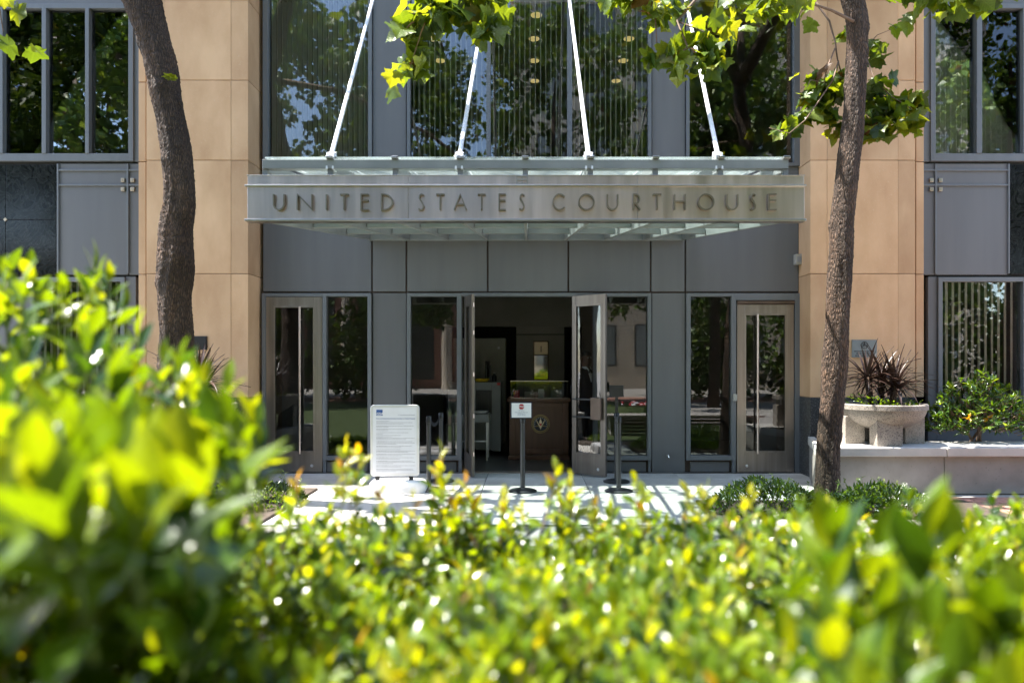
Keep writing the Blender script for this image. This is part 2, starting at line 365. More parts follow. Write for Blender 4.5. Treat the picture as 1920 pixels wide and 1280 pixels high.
def place_leaves(parent, name, specs, variants, kind, mat, keep, order):
    """specs: (loc, rot, scale, tint index); the `keep` that show largest become objects, the rest one stuff part"""
    org = np.array(ORG[parent]); specs = sorted(specs, key=order)
    for loc, rot, s, t in specs[:keep]:
        o = bpy.data.objects.new(name, variants[0][t]); COL.objects.link(o); o.parent = parent
        m = np.eye(4); m[:3, :3] = rot * s; m[:3, 3] = np.array(loc) - org; o.matrix_local = Matrix(m.tolist())
    rest = specs[keep:]
    if rest:
        me = leafmesh('foliage', kind, [r for _, r, _, _ in rest], [np.array(p) - org for p, _, _, _ in rest], [s for _, _, s, _ in rest], [variants[1][t] for _, _, _, t in rest], mat)
        o = bpy.data.objects.new('foliage', me); COL.objects.link(o); o.parent = parent; o['kind'] = 'stuff'
def nz3(s=1): return NR.normal(0, s, 3)

def text(s, size, x, z, y, mat, parent, name='lettering', align='LEFT', ext=.001, bold=0):
    cu = bpy.data.curves.new(name, 'FONT'); cu.body = s; cu.size = size; cu.extrude = ext; cu.align_x = align; cu.resolution_u = 3; cu.offset = bold
    t = bpy.data.objects.new('tmp', cu); COL.objects.link(t); bpy.context.view_layer.update()
    me = bpy.data.meshes.new_from_object(t.evaluated_get(bpy.context.evaluated_depsgraph_get()))
    bpy.data.objects.remove(t); bpy.data.curves.remove(cu)
    org = ORG.get(parent, Vector((0, 0, 0)))
    for v in me.vertices: v.co = Vector((x + v.co.x, y - v.co.z, z + v.co.y)) - org
    me.materials.clear(); me.materials.append(M[mat])
    o = bpy.data.objects.new(name, me); COL.objects.link(o); o.parent = parent; ORG[o] = org; return o

# ================================================================== GROUND (setting)
g = obj('plaza_ground', MB().box(-120, 120, -120, 60, -.5, -.012), 'ground', fix=False); tag(g, kind='structure')
walk = obj('walkway', MB().box(-6.2, 5.0, 7.0, 10.32, -.3, -.008), 'gap'); tag(walk, kind='structure')
ys = [7.02, 7.72, 8.42, 9.12, 9.82, 10.31]
xs = [-6.2 + 1.4 * i for i in range(9)]
for i in range(8):
    for j in range(5):
        bx('paving_slab', walk, 'slab', xs[i] + .004, xs[i+1] - .004, ys[j] + .004, ys[j+1] - .004, -.1, R.uniform(-.0015, .0015), .003)
bp = obj('brick_paving', MB().box(5.0, 16, 5.2, 8.5, -.3, -.008), 'gap'); tag(bp, kind='structure')
bme = MB().box(-.098, .098, -.048, .048, -.06, 0)
b0 = None
rest = MB()
for j in range(32):
    for i in range(40):
        x = 5.1 + .204 * i + (.102 if j % 2 else 0); y = 5.26 + .1015 * j
        if i < 9 and y > 5.6:
            if b0 is None: b0 = obj('brick', bme, 'brick', bp, bevel=.003); o = b0
            else:
                o = b0.copy(); COL.objects.link(o); o.parent = bp
            o.location = (x, y, R.uniform(-.002, .002))
        else: rest.box(x-.098, x+.098, y-.048, y+.048, -.06, R.uniform(-.002, .002))
obj('bricks_beyond', rest, 'brick', bp, kind='stuff')
lw = obj('lawn', MB().box(-9, 4.6, -9, 6.2, -.2, .0), 'lawn'); tag(lw, kind='structure')
gp = obj('garden_path', MB().box(-14, 14, -13, -9.01, -.2, .0), 'brick'); tag(gp, kind='structure')
for nm, a in (('planting_bed', (2.0, 5.2, 6.35, 8.15)), ('planting_bed', (-6.2, -2.75, 6.3, 8.95))):
    tag(obj(nm, MB().box(a[0], a[1], a[2], a[3], -.2, .03), 'soil', bevel=.01), kind='structure')
tag(obj('hedge_bed', MB().box(-3.2, 3.4, -.3, 2.6, -.2, .03), 'soil'), kind='structure')

# ================================================================== COURTHOUSE BUILDING
B = thing('courthouse_building', 'courthouse facade of tan stone piers and grey metal panels with bronze glass doors', 'building', (0, 10.4, 0))
TOP = 12.2
# piers -------------------------------------------------------------
def pier(cols, step, xin, sgn):
    p = obj('pier', MB().box(X(cols[0], PY) + .02, X(cols[-1], PY) - .02, PY + .05, FY + 1.0, 0, TOP), 'mortar', B)
    rows = [745, 513, 300.5, 150.5, .5, -149.5, -299.5, -449.5, -640]
    zs = [Z(y, PY) for y in rows] + [TOP]
    for a, b in zip(zs[:-1], zs[1:]):
        for i in range(3):
            bx('stone', p, 'stone', X(cols[i], PY) + .0012, X(cols[i+1], PY) - .0012, PY + (.003 if i != 1 else 0), FY + .25 if i != 1 else PY + .3, a + .004, b - .004, .004)
        bx('stone', p, 'stone', X(step[0], PY + .06), X(step[1], PY + .06), PY + .07, FY + .4, a + .006, b - .006, .005)
    z1 = zs[0]
    bx('granite_base', p, 'granite', X(cols[0], PY) - .004, X(cols[-1], PY) + .004, PY - .006, FY + .25, 0.0, z1 - .006, .006)
    return p
pier((274, 308, 433, 465.2), (259, 272.5), 491, 1)
pier((1519.5, 1551, 1684, 1716.5), (1718.5, 1733), 1500, -1)
# shell: dark backing walls behind the panels, roof, floors ------------
bx('roof', B, 'beige', -16, 16, PY + .05, 19, TOP, TOP + .25, .01)
xL, xR = X(491), X(1500)
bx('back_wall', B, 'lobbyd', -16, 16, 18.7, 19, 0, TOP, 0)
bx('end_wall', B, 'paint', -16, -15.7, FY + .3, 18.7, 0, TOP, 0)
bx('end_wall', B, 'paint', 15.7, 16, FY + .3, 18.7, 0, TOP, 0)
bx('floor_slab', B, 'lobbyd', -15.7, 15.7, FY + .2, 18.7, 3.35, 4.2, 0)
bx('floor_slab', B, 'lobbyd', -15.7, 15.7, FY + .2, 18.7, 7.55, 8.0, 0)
bx('lobby_floor', B, 'floor', -15.7, 15.7, FY - .03, 18.7, -.2, .006, 0)
for sx in (-1, 1):
    x = sx * 4.45
    bx('partition_wall', B, 'lobby', x - .15, x + .15, FY + .3, 18.7, 0.006, TOP - .01, 0)
bx('ceiling', B, 'cabinet', -4.3, 4.3, FY + .21, 18.6, 7.25, 7.54, 0)

# joints (recessed backing) and panels --------------------------------
def panel(x0, x1, y0, y1, proud=0, mat='paint', name='panel', g=1.6, label=None):
    return bx(name, B, mat, X(x0 + g), X(x1 - g), FY - proud, FY + .07, Z(y1 - g), Z(y0 + g), .004, label)
def backing(x0, x1, y0, y1, mat='rust'):
    return bx('joint_backing', B, mat, X(x0), X(x1), FY + .03, FY + .12, Z(y1), Z(y0), 0)
TOPPX = CY - (TOP - EYE) / FY * F
backing(492, 1499, 300, 549); backing(698, 763, 549, 889); backing(1221, 1286, 549, 889)
backing(698, 764, -560, 300); backing(1221, 1287, -560, 300)
for a, b in ((492, 697.5), (697.5, 762), (762, 914.5), (914.5, 1065.5), (1065.5, 1220), (1220, 1285), (1285, 1499)):
    panel(a, b, 310, 548)
for a, b in ((698, 763), (1221, 1286)):
    panel(a, b, 548, 888); panel(a, b, -280, 306); panel(a, b, -560, -280)
backing(492, 1499, -700, -200)
for a, b in ((492, 697.5), (763.5, 916), (916, 1067), (1067, 1221), (1286, 1499)):
    panel(a, b, -640, -205)

# windows -------------------------------------------------------------
def window(x0, x1, y0, y1, fw=6, mull=(), bot=6, top=6, proud=.035, gl='winglass', slats=None, left=None, right=None, deep=.05):
    l = left if left is not None else fw; r = right if right is not None else fw
    f = MB(); ya, yb = FY - proud, FY + .09
    w = obj('window', MB().box(X(x0), X(x0 + l), ya, yb, Z(y1), Z(y0)).box(X(x1 - r), X(x1), ya, yb, Z(y1), Z(y0))
            .box(X(x0 + l), X(x1 - r), ya + .002, yb, Z(y0 + top), Z(y0)).box(X(x0 + l), X(x1 - r), ya + .002, yb, Z(y1), Z(y1 - bot)), 'frame', B, bevel=.003)
    edges = [x0 + l]
    for a, b in mull:
        obj('mullion', MB().box(X(a), X(b), ya - .01, yb, Z(y1 - bot) , Z(y0 + top)), 'frame', w, bevel=.003); edges += [a, b]
    edges.append(x1 - r)
    for i in range(0, len(edges), 2):
        a, b = X(edges[i]) , X(edges[i+1])
        obj('pane', MB().box(a, b, FY + .035, FY + .043, Z(y1 - bot), Z(y0 + top)), gl, w)
        if slats:
            sp, ang, wd, off, z0, z1 = slats
            x = a + sp * .5 + off
            while x < b - .02:
                h = wd / 2; an = ang + R.uniform(-.06, .06); c, s_ = math.cos(an) * h, math.sin(an) * h; yc = FY + .12
                tx_, ty_ = -math.sin(an) * .006, math.cos(an) * .006
                q4 = [(x - c - tx_, yc - s_ - ty_), (x + c - tx_, yc + s_ - ty_), (x + c + tx_, yc + s_ + ty_), (x - c + tx_, yc - s_ + ty_)]
                obj('blind_slat', MB().add([(a_, b_, z0) for a_, b_ in q4] + [(a_, b_, z1) for a_, b_ in q4], [(0,3,2,1),(4,5,6,7),(0,1,5,4),(1,2,6,5),(2,3,7,6),(3,0,4,7)]), 'blind', w)
                x += sp
    return w
HI = (.08, math.radians(86), .085, 0, 4.25, 7.2)
window(494, 698, -200, 312, 7, left=10, slats=(.078, math.radians(67), .085, 0.0, 4.25, 7.2))
window(763.5, 1221, -200, 312, 6, ((912, 920), (1063.5, 1072.5)), slats=HI)
window(1286, 1499, -200, 312, 6, right=12, slats=None)
# storefront
def bay_base(x0, x1): panel(x0, x1, 863, 887, -.01, 'paint', 'kick_panel', 2.5)
backing(606, 698, 860, 889); backing(763, 868, 860, 889); backing(1140, 1221, 860, 889); backing(1286, 1376, 860, 889)
window(606, 697, 550, 862, 7, gl='doorglass', bot=8, top=6); bay_base(610, 692)
window(763.5, 866, 550, 862, 7, gl='doorglass', bot=8, top=6, right=9); bay_base(768, 858)
window(1112, 1220.5, 550, 862, 7, gl='doorglass', bot=8, top=6, left=8); bay_base(1120, 1214)
window(1286, 1379, 550, 862, 8, gl='doorglass', bot=9, top=6, right=9); bay_base(1292, 1370)
for a, b in ((606, 612), (860, 866.5), (1372, 1379), (692, 697), (1112, 1118), (1215, 1220)):
    bx('jamb', B, 'frame', X(a), X(b), FY - .02, FY + .1, 0, Z(861.5), .003)
bx('jamb', B, 'frame', X(492), X(499.5), FY - .03, FY + .1, 0, Z(550), .004)
bx('jamb', B, 'frame', X(1489), X(1499.5), FY - .03, FY + .1, 0, Z(550), .004)
bx('door_head', B, 'frame', X(499.5), X(606), FY - .03, FY + .1, Z(556.5), Z(550), .003)
bx('door_head', B, 'frame', X(1379), X(1489), FY - .03, FY + .1, Z(563), Z(550), .003)
bx('door_head', B, 'frame', X(866.5), X(1112), FY - .034, FY + .1, Z(556), Z(549.5), .003)
bx('track_plate', B, 'bronzed', X(1381), X(1488), FY - .045, FY + .04, Z(570), Z(564.5), .002, 'dark riveted strip over the right door')

def door(P0, P1, z0, z1, handle=None, lock=None, bars=False, name='door', label=None, st=.115, bot=.30, top=.14, met='bronze'):
    """leaf between two plan points, stiles and rails in bronze, recessed glass"""
    P0, P1 = Vector((*P0, 0)), Vector((*P1, 0)); d = (P1 - P0); L = d.length; d.normalize(); n = Vector((d.y, -d.x, 0)); t = .045
    def q(mb, u0, u1, w0, w1, a, b):
        vs = [P0 + d * u + n * v_ + Vector((0, 0, z)) for z in (a, b) for u, v_ in ((u0, w0), (u1, w0), (u1, w1), (u0, w1))]
        return mb.add(vs, [(0,3,2,1),(4,5,6,7),(0,1,5,4),(1,2,6,5),(2,3,7,6),(3,0,4,7)])
    mb = MB(); q(mb, 0, st, -t/2, t/2, z0, z1); q(mb, L - st, L, -t/2, t/2, z0, z1)
    q(mb, st, L - st, -t/2 + .002, t/2 - .002, z1 - top, z1); q(mb, st, L - st, -t/2 + .002, t/2 - .002, z0, z0 + bot)
    D = obj(name, mb, met, B, label, .003)
    bead = MB(); e = .022
    for w0, w1 in ((t/2 - .004, t/2 + .006), (-t/2 - .006, -t/2 + .004)):
        q(bead, st - .004, st + e, w0, w1, z0 + bot - .004, z1 - top + .004); q(bead, L - st - e, L - st + .004, w0, w1, z0 + bot - .004, z1 - top + .004)
        q(bead, st + e, L - st - e, w0, w1, z1 - top - e, z1 - top + .004); q(bead, st + e, L - st - e, w0, w1, z0 + bot - .004, z0 + bot + e)
    obj('glazing_bead', bead, met, D, bevel=.002)
    pn = MB(); q(pn, st + .002, L - st - .002, -.005, .005, z0 + bot, z1 - top); obj('pane', pn, 'doorglass', D)
    if handle is not None:
        u = handle * L; p = P0 + d * u + n * (t/2 + .055)
        h = MB().tube([p + Vector((0, 0, z0 + bot * .95)), p + Vector((0, 0, z1 - top - .01))], .016, 12)
        for z in (z0 + bot + .15, z1 - top - .2): h.tube([P0 + d * u + n * .0 + Vector((0, 0, z)), p + Vector((0, 0, z))], .008, 8)
        obj('handle', h, 'steel', D, smooth=40)
    if lock is not None:
        p = P0 + d * (lock * L) + Vector((0, 0, z0 + .10)); obj('lock', MB().tube([p + n * .01, p + n * (t/2 + .012)], .022, 14), 'chrome', D, smooth=40)
    if bars:
        for z in (1.13, .87): 
            mbb = MB(); q(mbb, .03, L * .62, t/2 + .03, t/2 + .05, z - .012, z + .012); q(mbb, .03, .055, t/2 - .004, t/2 + .032, z - .01, z + .01); obj('push_bar', mbb, 'black', D, bevel=.003)
        mbb = MB(); q(mbb, L * .62, L - st * .8, t/2 + .0065, t/2 + .055, .84, 1.16); obj('bar_housing', mbb, 'bronzed', D, bevel=.004)
    return D
door((X(500), FY), (X(605), FY), .012, Z(557), .62, .82)
door((X(1381), FY), (X(1487.5), FY), .012, Z(571), .345, .17)
# opened leaves of the centre doorway (balanced doors standing half outside)
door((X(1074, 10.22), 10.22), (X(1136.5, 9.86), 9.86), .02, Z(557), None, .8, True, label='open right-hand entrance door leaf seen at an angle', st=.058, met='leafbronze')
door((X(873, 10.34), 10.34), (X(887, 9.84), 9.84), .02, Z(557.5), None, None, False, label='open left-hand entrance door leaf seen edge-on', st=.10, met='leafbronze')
h = MB()
for z in (.35, .9, 1.5, 2.1, 2.5): h.tube([(X(888.5, 9.83), 9.825, z - .03), (X(888.5, 9.83), 9.825, z + .03)], .012, 8)
obj('hinge', h, 'steel', B, kind='stuff')
bx('threshold', B, 'steel', X(868), X(1112), FY - .08, FY + .1, .004, .016, .003)
# little things on the facade
o = obj('hose_bib', MB().tube([(X(1252), FY, Z(853)), (X(1252), FY - .05, Z(853)), (X(1252) + .004, FY - .075, Z(857))], .016, 10).lathe([(.035, -.004), (.035, .004)], (X(1252), FY - .02, Z(853)), 14), 'chrome', B, smooth=40)
bx('card_reader', B, 'cabinet', X(1373), X(1380), FY - .06, FY - .03, Z(751), Z(738), .003)
cb = bx('alarm_box', B, 'cabinet', X(1487.5), X(1501), FY - .1, FY - .0, Z(497), Z(478), .006)
obj('cover', MB().box(X(1490), X(1498), FY - .108, FY - .099, Z(493), Z(483)), 'machine', cb, bevel=.003)

# side bays -----------------------------------------------------------
def side_bay(frame_in, panes, sill, low, marble, vbar, studs, sgn):
    # upper window with mullions
    xs_ = sorted([frame_in] + [p for ab in panes for p in ab])
    lo = min(xs_) - (0 if sgn < 0 else 0); 
    if sgn > 0:
        x0, x1 = frame_in, panes[-1][1] + 8; m = [(panes[i][1], panes[i+1][0]) for i in range(len(panes)-1)]
    else:
        x0, x1 = panes[0][0] - 8, frame_in; m = [(panes[i][1], panes[i+1][0]) for i in range(len(panes)-1)]
    win = window(x0, x1, 9, 303, 8, tuple(m), bot=14, top=9, slats=(.082, math.radians(112), .08, 0, 4.25, 7.0) if sgn > 0 else None,
           left=(panes[0][0] - x0), right=(x1 - panes[-1][1]))
    far = 16.0 * sgn
    a, b = sorted((X(frame_in) + (0), far))
    # plain wall above, beyond
    bx('panel', B, 'paint', a, b, FY - .0, FY + .07, Z(7.5), TOP, .004)
    xo = X(x1) if sgn > 0 else X(x0)
    a2, b2 = sorted((xo + .01 * sgn, far)); bx('panel', B, 'paint', a2, b2, FY, FY + .07, Z(303), Z(9), .004)
    bx('joint_backing', B, 'gap', a, b, FY + .03, FY + .12, Z(519), Z(303), 0)
    # spandrel
    pe = marble + (-4 if sgn > 0 else 4)
    p0, p1 = sorted((vbar, pe))
    bx('panel', B, 'paint', X(p0 + 1), X(p1 - 1), FY, FY + .07, Z(515), Z(307), .004)
    q0, q1 = sorted((vbar, frame_in - 2 * 0 + (-16 if sgn > 0 else 16)))
    bx('panel', B, 'paint', X(q0 + 1), X(q1 - 1), FY, FY + .07, Z(515), Z(307), .004)
    ridge = MB()
    e0, e1 = sorted((X(q0 if sgn > 0 else q1), X(pe)))
    for y in (319.5, 347.5): ridge.box(e0, e1, FY - .022, FY + .01, Z(y + 1.6), Z(y - 1.6))
    obj('ridge', ridge, 'frame', B, bevel=.004)
    obj('ridge', MB().box(X(vbar - 1.6), X(vbar + 1.6), FY - .026, FY + .01, Z(513), Z(308)), 'frame', B, bevel=.004)
    obj('ridge', MB().box(X(pe - 1.6), X(pe + 1.6), FY - .026, FY + .01, Z(513), Z(308)), 'frame', B, bevel=.004)
    for sx in studs:
        for sy in (338.5, 355.5): bx('stud', B, 'plate', X(sx - 3.5), X(sx + 3.5), FY - .03, FY - .0, Z(sy + 3.5), Z(sy - 3.5), .004)
    # marble slabs
    k = marble
    for i in range(4):
        k2 = k + sgn * 95; a3, b3 = sorted((X(k), X(k2)))
        for ya, yb in ((309, 412), (412, 515)): bx('marble_panel', B, 'marble', a3 + .004, b3 - .004, FY - .004, FY + .06, Z(yb - .5), Z(ya + .5), .003)
        c = Vector((X(k2), FY - .01, Z(412))); obj('diamond', MB().prism([(c.x - .03, c.z), (c.x, c.z - .03), (c.x + .03, c.z), (c.x, c.z + .03)], FY - .016, FY + .0), 'plate', B)
        k = k2
    # lower window
    l0, l1 = sorted(low)
    window(l0, l1, 520, 800, 8, gl='winglass', bot=8, top=8, slats=(.10, math.radians(40 if sgn > 0 else 140), .075, 0, .85, 2.93))
    b0_, b1_ = sorted((X(frame_in - 3 * sgn), X(l0 if sgn > 0 else l1)))
    bx('panel', B, 'paint', b0_, b1_ - .002, FY - .0, FY + .07, 0, Z(519), .004)
    b0_, b1_ = sorted((X(l1 if sgn > 0 else l0), far))
    bx('panel', B, 'paint', b0_ + .002, b1_, FY - .0, FY + .07, 0, Z(519), .004)
    bx('panel', B, 'paint', X(l0), X(l1), FY - .0, FY + .07, 0, Z(801), .004)
    q0, q1 = sorted((frame_in + (-18 if sgn > 0 else 18), frame_in + (2 if sgn < 0 else -2) * -1))
    bx('corner_trim', B, 'frame', X(q0), X(q1), FY - .005, FY + .09, Z(303), TOP, .003)
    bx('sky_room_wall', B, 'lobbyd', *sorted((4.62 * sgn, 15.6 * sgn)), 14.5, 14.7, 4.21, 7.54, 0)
side_bay(1743, ((1752, 1828), (1838, 1915), (1925, 2002), (2012, 2090)), 0, (1757, 1924), 1894, 1753, (1745, 1762), 1)
side_bay(252, ((-161, -80), (-72, 1), (9, 82)  , (90, 163), (170, 243)), 0, (60, 236), 106, 241, (232, 250), -1)

# downlights in the upper hall ---------------------------------------
for yy in (10.95, 11.75, 12.6, 13.5):
    for xx in (-1.62, .12, 1.75):
        if (yy > 13 and xx < -1) or (yy < 11 and xx > 1): continue
        d = obj('ceiling_lamp', MB().lathe([(.09, -.012), (.09, 0)], (xx + R.uniform(-.03, .03), yy, 7.245), 16), 'lamp', B)
        obj('trim_ring', MB().lathe([(.115, -.006), (.115, .001)], (xx, yy, 7.247), 16), 'white', d)

# canopy --------------------------------------------------------------
CF, CB = 6.17, 10.30
cs = F / CF
def cx(px): return (px - CX) / cs
def cz(py): return EYE + (CY - py) / cs
C = thing('entrance_canopy', 'steel and glass entrance canopy lettered UNITED STATES COURTHOUSE above the doors', 'canopy', (0, 8.2, 2.9))
SL = .142
xsegs = [467, 767, 1194, 1505]
fas = obj('fascia', MB().box(cx(467), cx(1505), CF - .028, CF + .05, cz(411.5), cz(352.5)), 'gap', C)
for a, b in zip(xsegs[:-1], xsegs[1:]):
    obj('fascia_panel', MB().box(cx(a) + .0012, cx(b) - .0012, CF - .04, CF + .045, cz(413), cz(351)), 'steel', fas, bevel=.002)
    obj('fascia_panel', MB().box(cx(a) + .0012, cx(b) - .0012, CF - .034, CF + .045, cz(350), cz(331.5)), 'steel', fas, bevel=.002)
obj('ledge', MB().box(cx(463.5), cx(1507), CF - .062, CF + .02, cz(352.2), cz(349.2)), 'steeltrim', fas, bevel=.003)
obj('ledge', MB().box(cx(463), cx(1507), CF - .058, CF + .06, cz(416.5), cz(412.5)), 'steeltrim', fas, bevel=.003)
obj('ledge', MB().box(cx(466), cx(1506), CF - .04, CF + .05, cz(331.6), cz(330.2)), 'steeltrim', fas, bevel=.001)
gr = MB()
for u in (969, 979, 989): gr.box(cx(u - .8), cx(u + .8), CF - .05, CF - .036, cz(348.6), cz(331.6))
for u in (332.4, 340, 347.8): gr.box(cx(969), cx(989.5), CF - .0485, CF - .036, cz(u + .8), cz(u - .8))
obj('emblem', gr, 'steeltrim', fas)
# letters built from strokes (unit box: x 0..1 width, z 0..1 height)
def arc(cx_, cz_, rx, rz, a0, a1, n=14): return [(cx_ + rx * math.cos(math.radians(a0 + (a1 - a0) * i / n)), cz_ + rz * math.sin(math.radians(a0 + (a1 - a0) * i / n))) for i in range(n + 1)]
GL = {
 'U': [[(0, 1), (0, .42)] + arc(.5, .42, .5, .42, 180, 360) + [(1, .42), (1, 1)]],
 'N': [[(0, 0), (0, 1), (1, .02), (1, 1)]], 'I': [[(.5, 0), (.5, 1)]],
 'T': [[(0, 1), (1, 1)], [(.5, 1), (.5, 0)]], 'E': [[(1, 1), (0, 1), (0, 0), (1, 0)], [(0, .60), (.95, .60)]],
 'D': [[(0, 0), (0, 1)] + arc(.2, .5, .8, .5, 90, -90) + [(0, 0)]],
 'S': [[(1, .93)] + arc(.56, .78, .40, .22, 62, 200, 10) + [(.62, .50)] + arc(.42, .21, .50, .21, 40, -120, 10) + [(0, .08)]],
 'A': [[(0, 0), (.5, 1), (1, 0)], [(.19, .36), (.81, .36)]], 'C': [arc(.52, .5, .52, .5, 42, 318, 22)], 'O': [arc(.5, .5, .5, .5, 0, 360, 28)],
 'R': [[(0, 0), (0, 1)] + arc(.35, .70, .55, .30, 90, -90) + [(.1, .40)], [(.38, .40), (1, 0)]],
 'H': [[(0, 0), (0, 1)], [(1, 0), (1, 1)], [(0, .54), (1, .54)]],
}
def letter(ch, px0, px1):
    x0, x1 = cx(px0 + 1.2), cx(px1 - 1.2); z0, z1 = cz(396.6), cz(368); mb = MB(); wd = .0125
    for k, st in enumerate(GL[ch]):
        pts = [Vector((x0 + (x1 - x0) * u, 0, z0 + (z1 - z0) * v)) for u, v in st]
        closed = (pts[0] - pts[-1]).length < 1e-4
        ring = []
        for i, p in enumerate(pts):
            a = pts[i-1] if i else (pts[-2] if closed else p); b = pts[i+1] if i < len(pts) - 1 else (pts[1] if closed else p)
            t1 = (p - a).normalized() if (p - a).length > 1e-6 else (b - p).normalized(); t2 = (b - p).normalized() if (b - p).length > 1e-6 else t1
            n1 = Vector((-t1.z, 0, t1.x)); n2 = Vector((-t2.z, 0, t2.x)); n = (n1 + n2)
            if n.length < 1e-3: n = n1
            n.normalize(); s = min(1.8, 1 / max(.4, n.dot(n1)))
            ring.append((p - n * wd / 2 * s, p + n * wd / 2 * s))
        yf, yb = CF - .075 - .0007 * k, CF - .039
        vs = []
        for a, b in ring: vs += [(a.x, yf, a.z), (b.x, yf, b.z), (b.x, yb, b.z), (a.x, yb, a.z)]
        n = len(ring)
        fs = [(4*i+j, 4*i+(j+1) % 4, 4*i+4+(j+1) % 4, 4*i+4+j) for i in range(n-1) for j in range(4)]
        if not closed: fs += [(0, 1, 2, 3), (4*n-4, 4*n-3, 4*n-2, 4*n-1)]
        mb.add(vs, fs)
    o = obj('letter', mb, 'letter', fas, 'letter ' + ch)
for ch, a, b in (('U',517,539),('N',561.5,590.5),('I',612,621),('T',640,658),('E',679.5,695.5),('D',717.5,740),('S',786,798),('T',818.5,836),('A',852,877),('T',895.5,912.5),('E',935.5,950),('S',973,984.5),
                 ('C',1035.5,1061),('O',1083.5,1113.5),('U',1136,1157.5),('R',1184.5,1199),('T',1220.5,1238.5),('H',1260.5,1282.5),('O',1305,1335.5),('U',1357.5,1380),('S',1402,1413),('E',1435.5,1452)):
    letter(ch, a, b)
# upper frame
obj('front_beam', MB().box(cx(490), cx(1480), CF + .02, CF + .10, cz(315), cz(297.5)), 'canopy', C, bevel=.004)
bp_ = [490 + 4 + (1476 - 494) * i / 8 for i in range(9)]
for i, p in enumerate(bp_):
    obj('post', MB().box(cx(p - 5), cx(p + 5), CF + .035, CF + .085, cz(331), cz(315.2)), 'canopy', C, bevel=.003)
zu, zl = cz(299), cz(417)
def sl(z, y): return z + SL * (y - CF)
for p in bp_:
    x = cx(p)
    a, b = Vector((x, CF + .11, sl(zu - .06, CF + .11))), Vector((x, CB, sl(zu - .06, CB))); obj('roof_beam', MB().bar(a, b, .022, .09), 'canopy', C, bevel=.003)
    a, b = Vector((x, CF + .07, sl(zl + .06, CF + .07))), Vector((x, CB, sl(zl + .06, CB))); obj('lower_beam', MB().bar(a, b, .034, .11), 'canopy', C, bevel=.003)
for y in (7.55, 8.95):
    for a, b in zip(bp_[:-1], bp_[1:]):
        obj('purlin', MB().box(cx(a) + .024, cx(b) - .024, y - .03, y + .03, sl(zl + .03, y), sl(zl + .10, y)), 'canopy', C, bevel=.003)
obj('rear_beam', MB().box(cx(490), cx(1480), CB + .001, FY - .002, sl(zl, CB), sl(zu, CB)), 'canopy', C, bevel=.003)
for a, b in zip(bp_[:-1], bp_[1:]):
    for (z, m, nm) in ((zu + .012, 'roofglass', 'glass_pane'), (zl + .128, 'soffit', 'soffit_pane')):
        xa, xb = cx(a) + .006, cx(b) - .006; y0, y1 = CF + .02 if m == 'roofglass' else CF + .07, CB - .01
        mb = MB().add([(xa, y0, sl(z, y0)), (xb, y0, sl(z, y0)), (xb, y1, sl(z, y1)), (xa, y1, sl(z, y1)),
                       (xa, y0, sl(z, y0) + .014), (xb, y0, sl(z, y0) + .014), (xb, y1, sl(z, y1) + .014), (xa, y1, sl(z, y1) + .014)],
                      [(0,3,2,1),(4,5,6,7),(0,1,5,4),(1,2,6,5),(2,3,7,6),(3,0,4,7)])
        obj(nm, mb, m, C)
    obj('glass_clip', MB().box(cx(b) - .03, cx(b) + .03, CF + .0, CF + .06, zu + .01, zu + .034), 'steeltrim', C, bevel=.003)
for px, tx in ((617, 716), (860, 921), (1105, 1060), (1350, 1273)):
    a = Vector((cx(px), CF + .06, cz(290))); b = Vector((X(tx, 10.3), 10.3, 7.65))
    rod = obj('tie_rod', MB().tube([a, b], .021, 12), 'white', C, smooth=40)
    d = (b - a).normalized()
    cl = MB()
    for sx in (-1, 1):
        xx = a.x + sx * .028
        cl.add([(xx - .009, a.y - .045, cz(316)), (xx + .009, a.y - .045, cz(316)), (xx + .009, a.y + .06, cz(316)), (xx - .009, a.y + .06, cz(316)),
                (xx - .009, a.y - .02, a.z + .03), (xx + .009, a.y - .02, a.z + .03), (xx + .009, a.y + .06, a.z + .06), (xx - .009, a.y + .06, a.z + .06)],
               [(0,3,2,1),(4,5,6,7),(0,1,5,4),(1,2,6,5),(2,3,7,6),(3,0,4,7)])
    cl.tube([(a.x - .05, a.y + .012, a.z), (a.x + .05, a.y + .012, a.z)], .014, 10)
    obj('clevis', cl, 'white', rod, bevel=.003)
    obj('anchor_plate', MB().box(b.x - .07, b.x + .07, FY - .045, FY - .028, 7.5, 7.8), 'steel', rod, bevel=.003)

# lobby interior --------------------------------------------------------
def lx(px, Y): return X(px, Y)
BW = 14.6
bx('lobby_wall', B, 'lobby', -4.3, 4.3, BW, BW + .2, Z(612, BW), 3.34, .0)
bx('lobby_pillar', B, 'lobby', lx(968, BW), lx(1058, BW), BW - .02, BW + .5, 0.006, Z(612, BW) - .002, .004)
bx('lobby_wall', B, 'lobby', lx(1092, BW), 4.3, BW, BW + .2, 0.006, Z(612, BW) - .002, .0)
bx('lobby_wall', B, 'lobby', -4.3, lx(830, BW), BW, BW + .2, 0.006, Z(612, BW) - .002, .0)
bx('picture_rail', B, 'lobbyd', lx(968, BW) - .01, lx(1058, BW) + .01, BW - .035, BW - .021, Z(628, BW), Z(626, BW), .002)
bx('lobby_ceiling', B, 'cabinet', -4.3, 4.3, FY + .21, 18.6, 3.2, 3.34, 0)

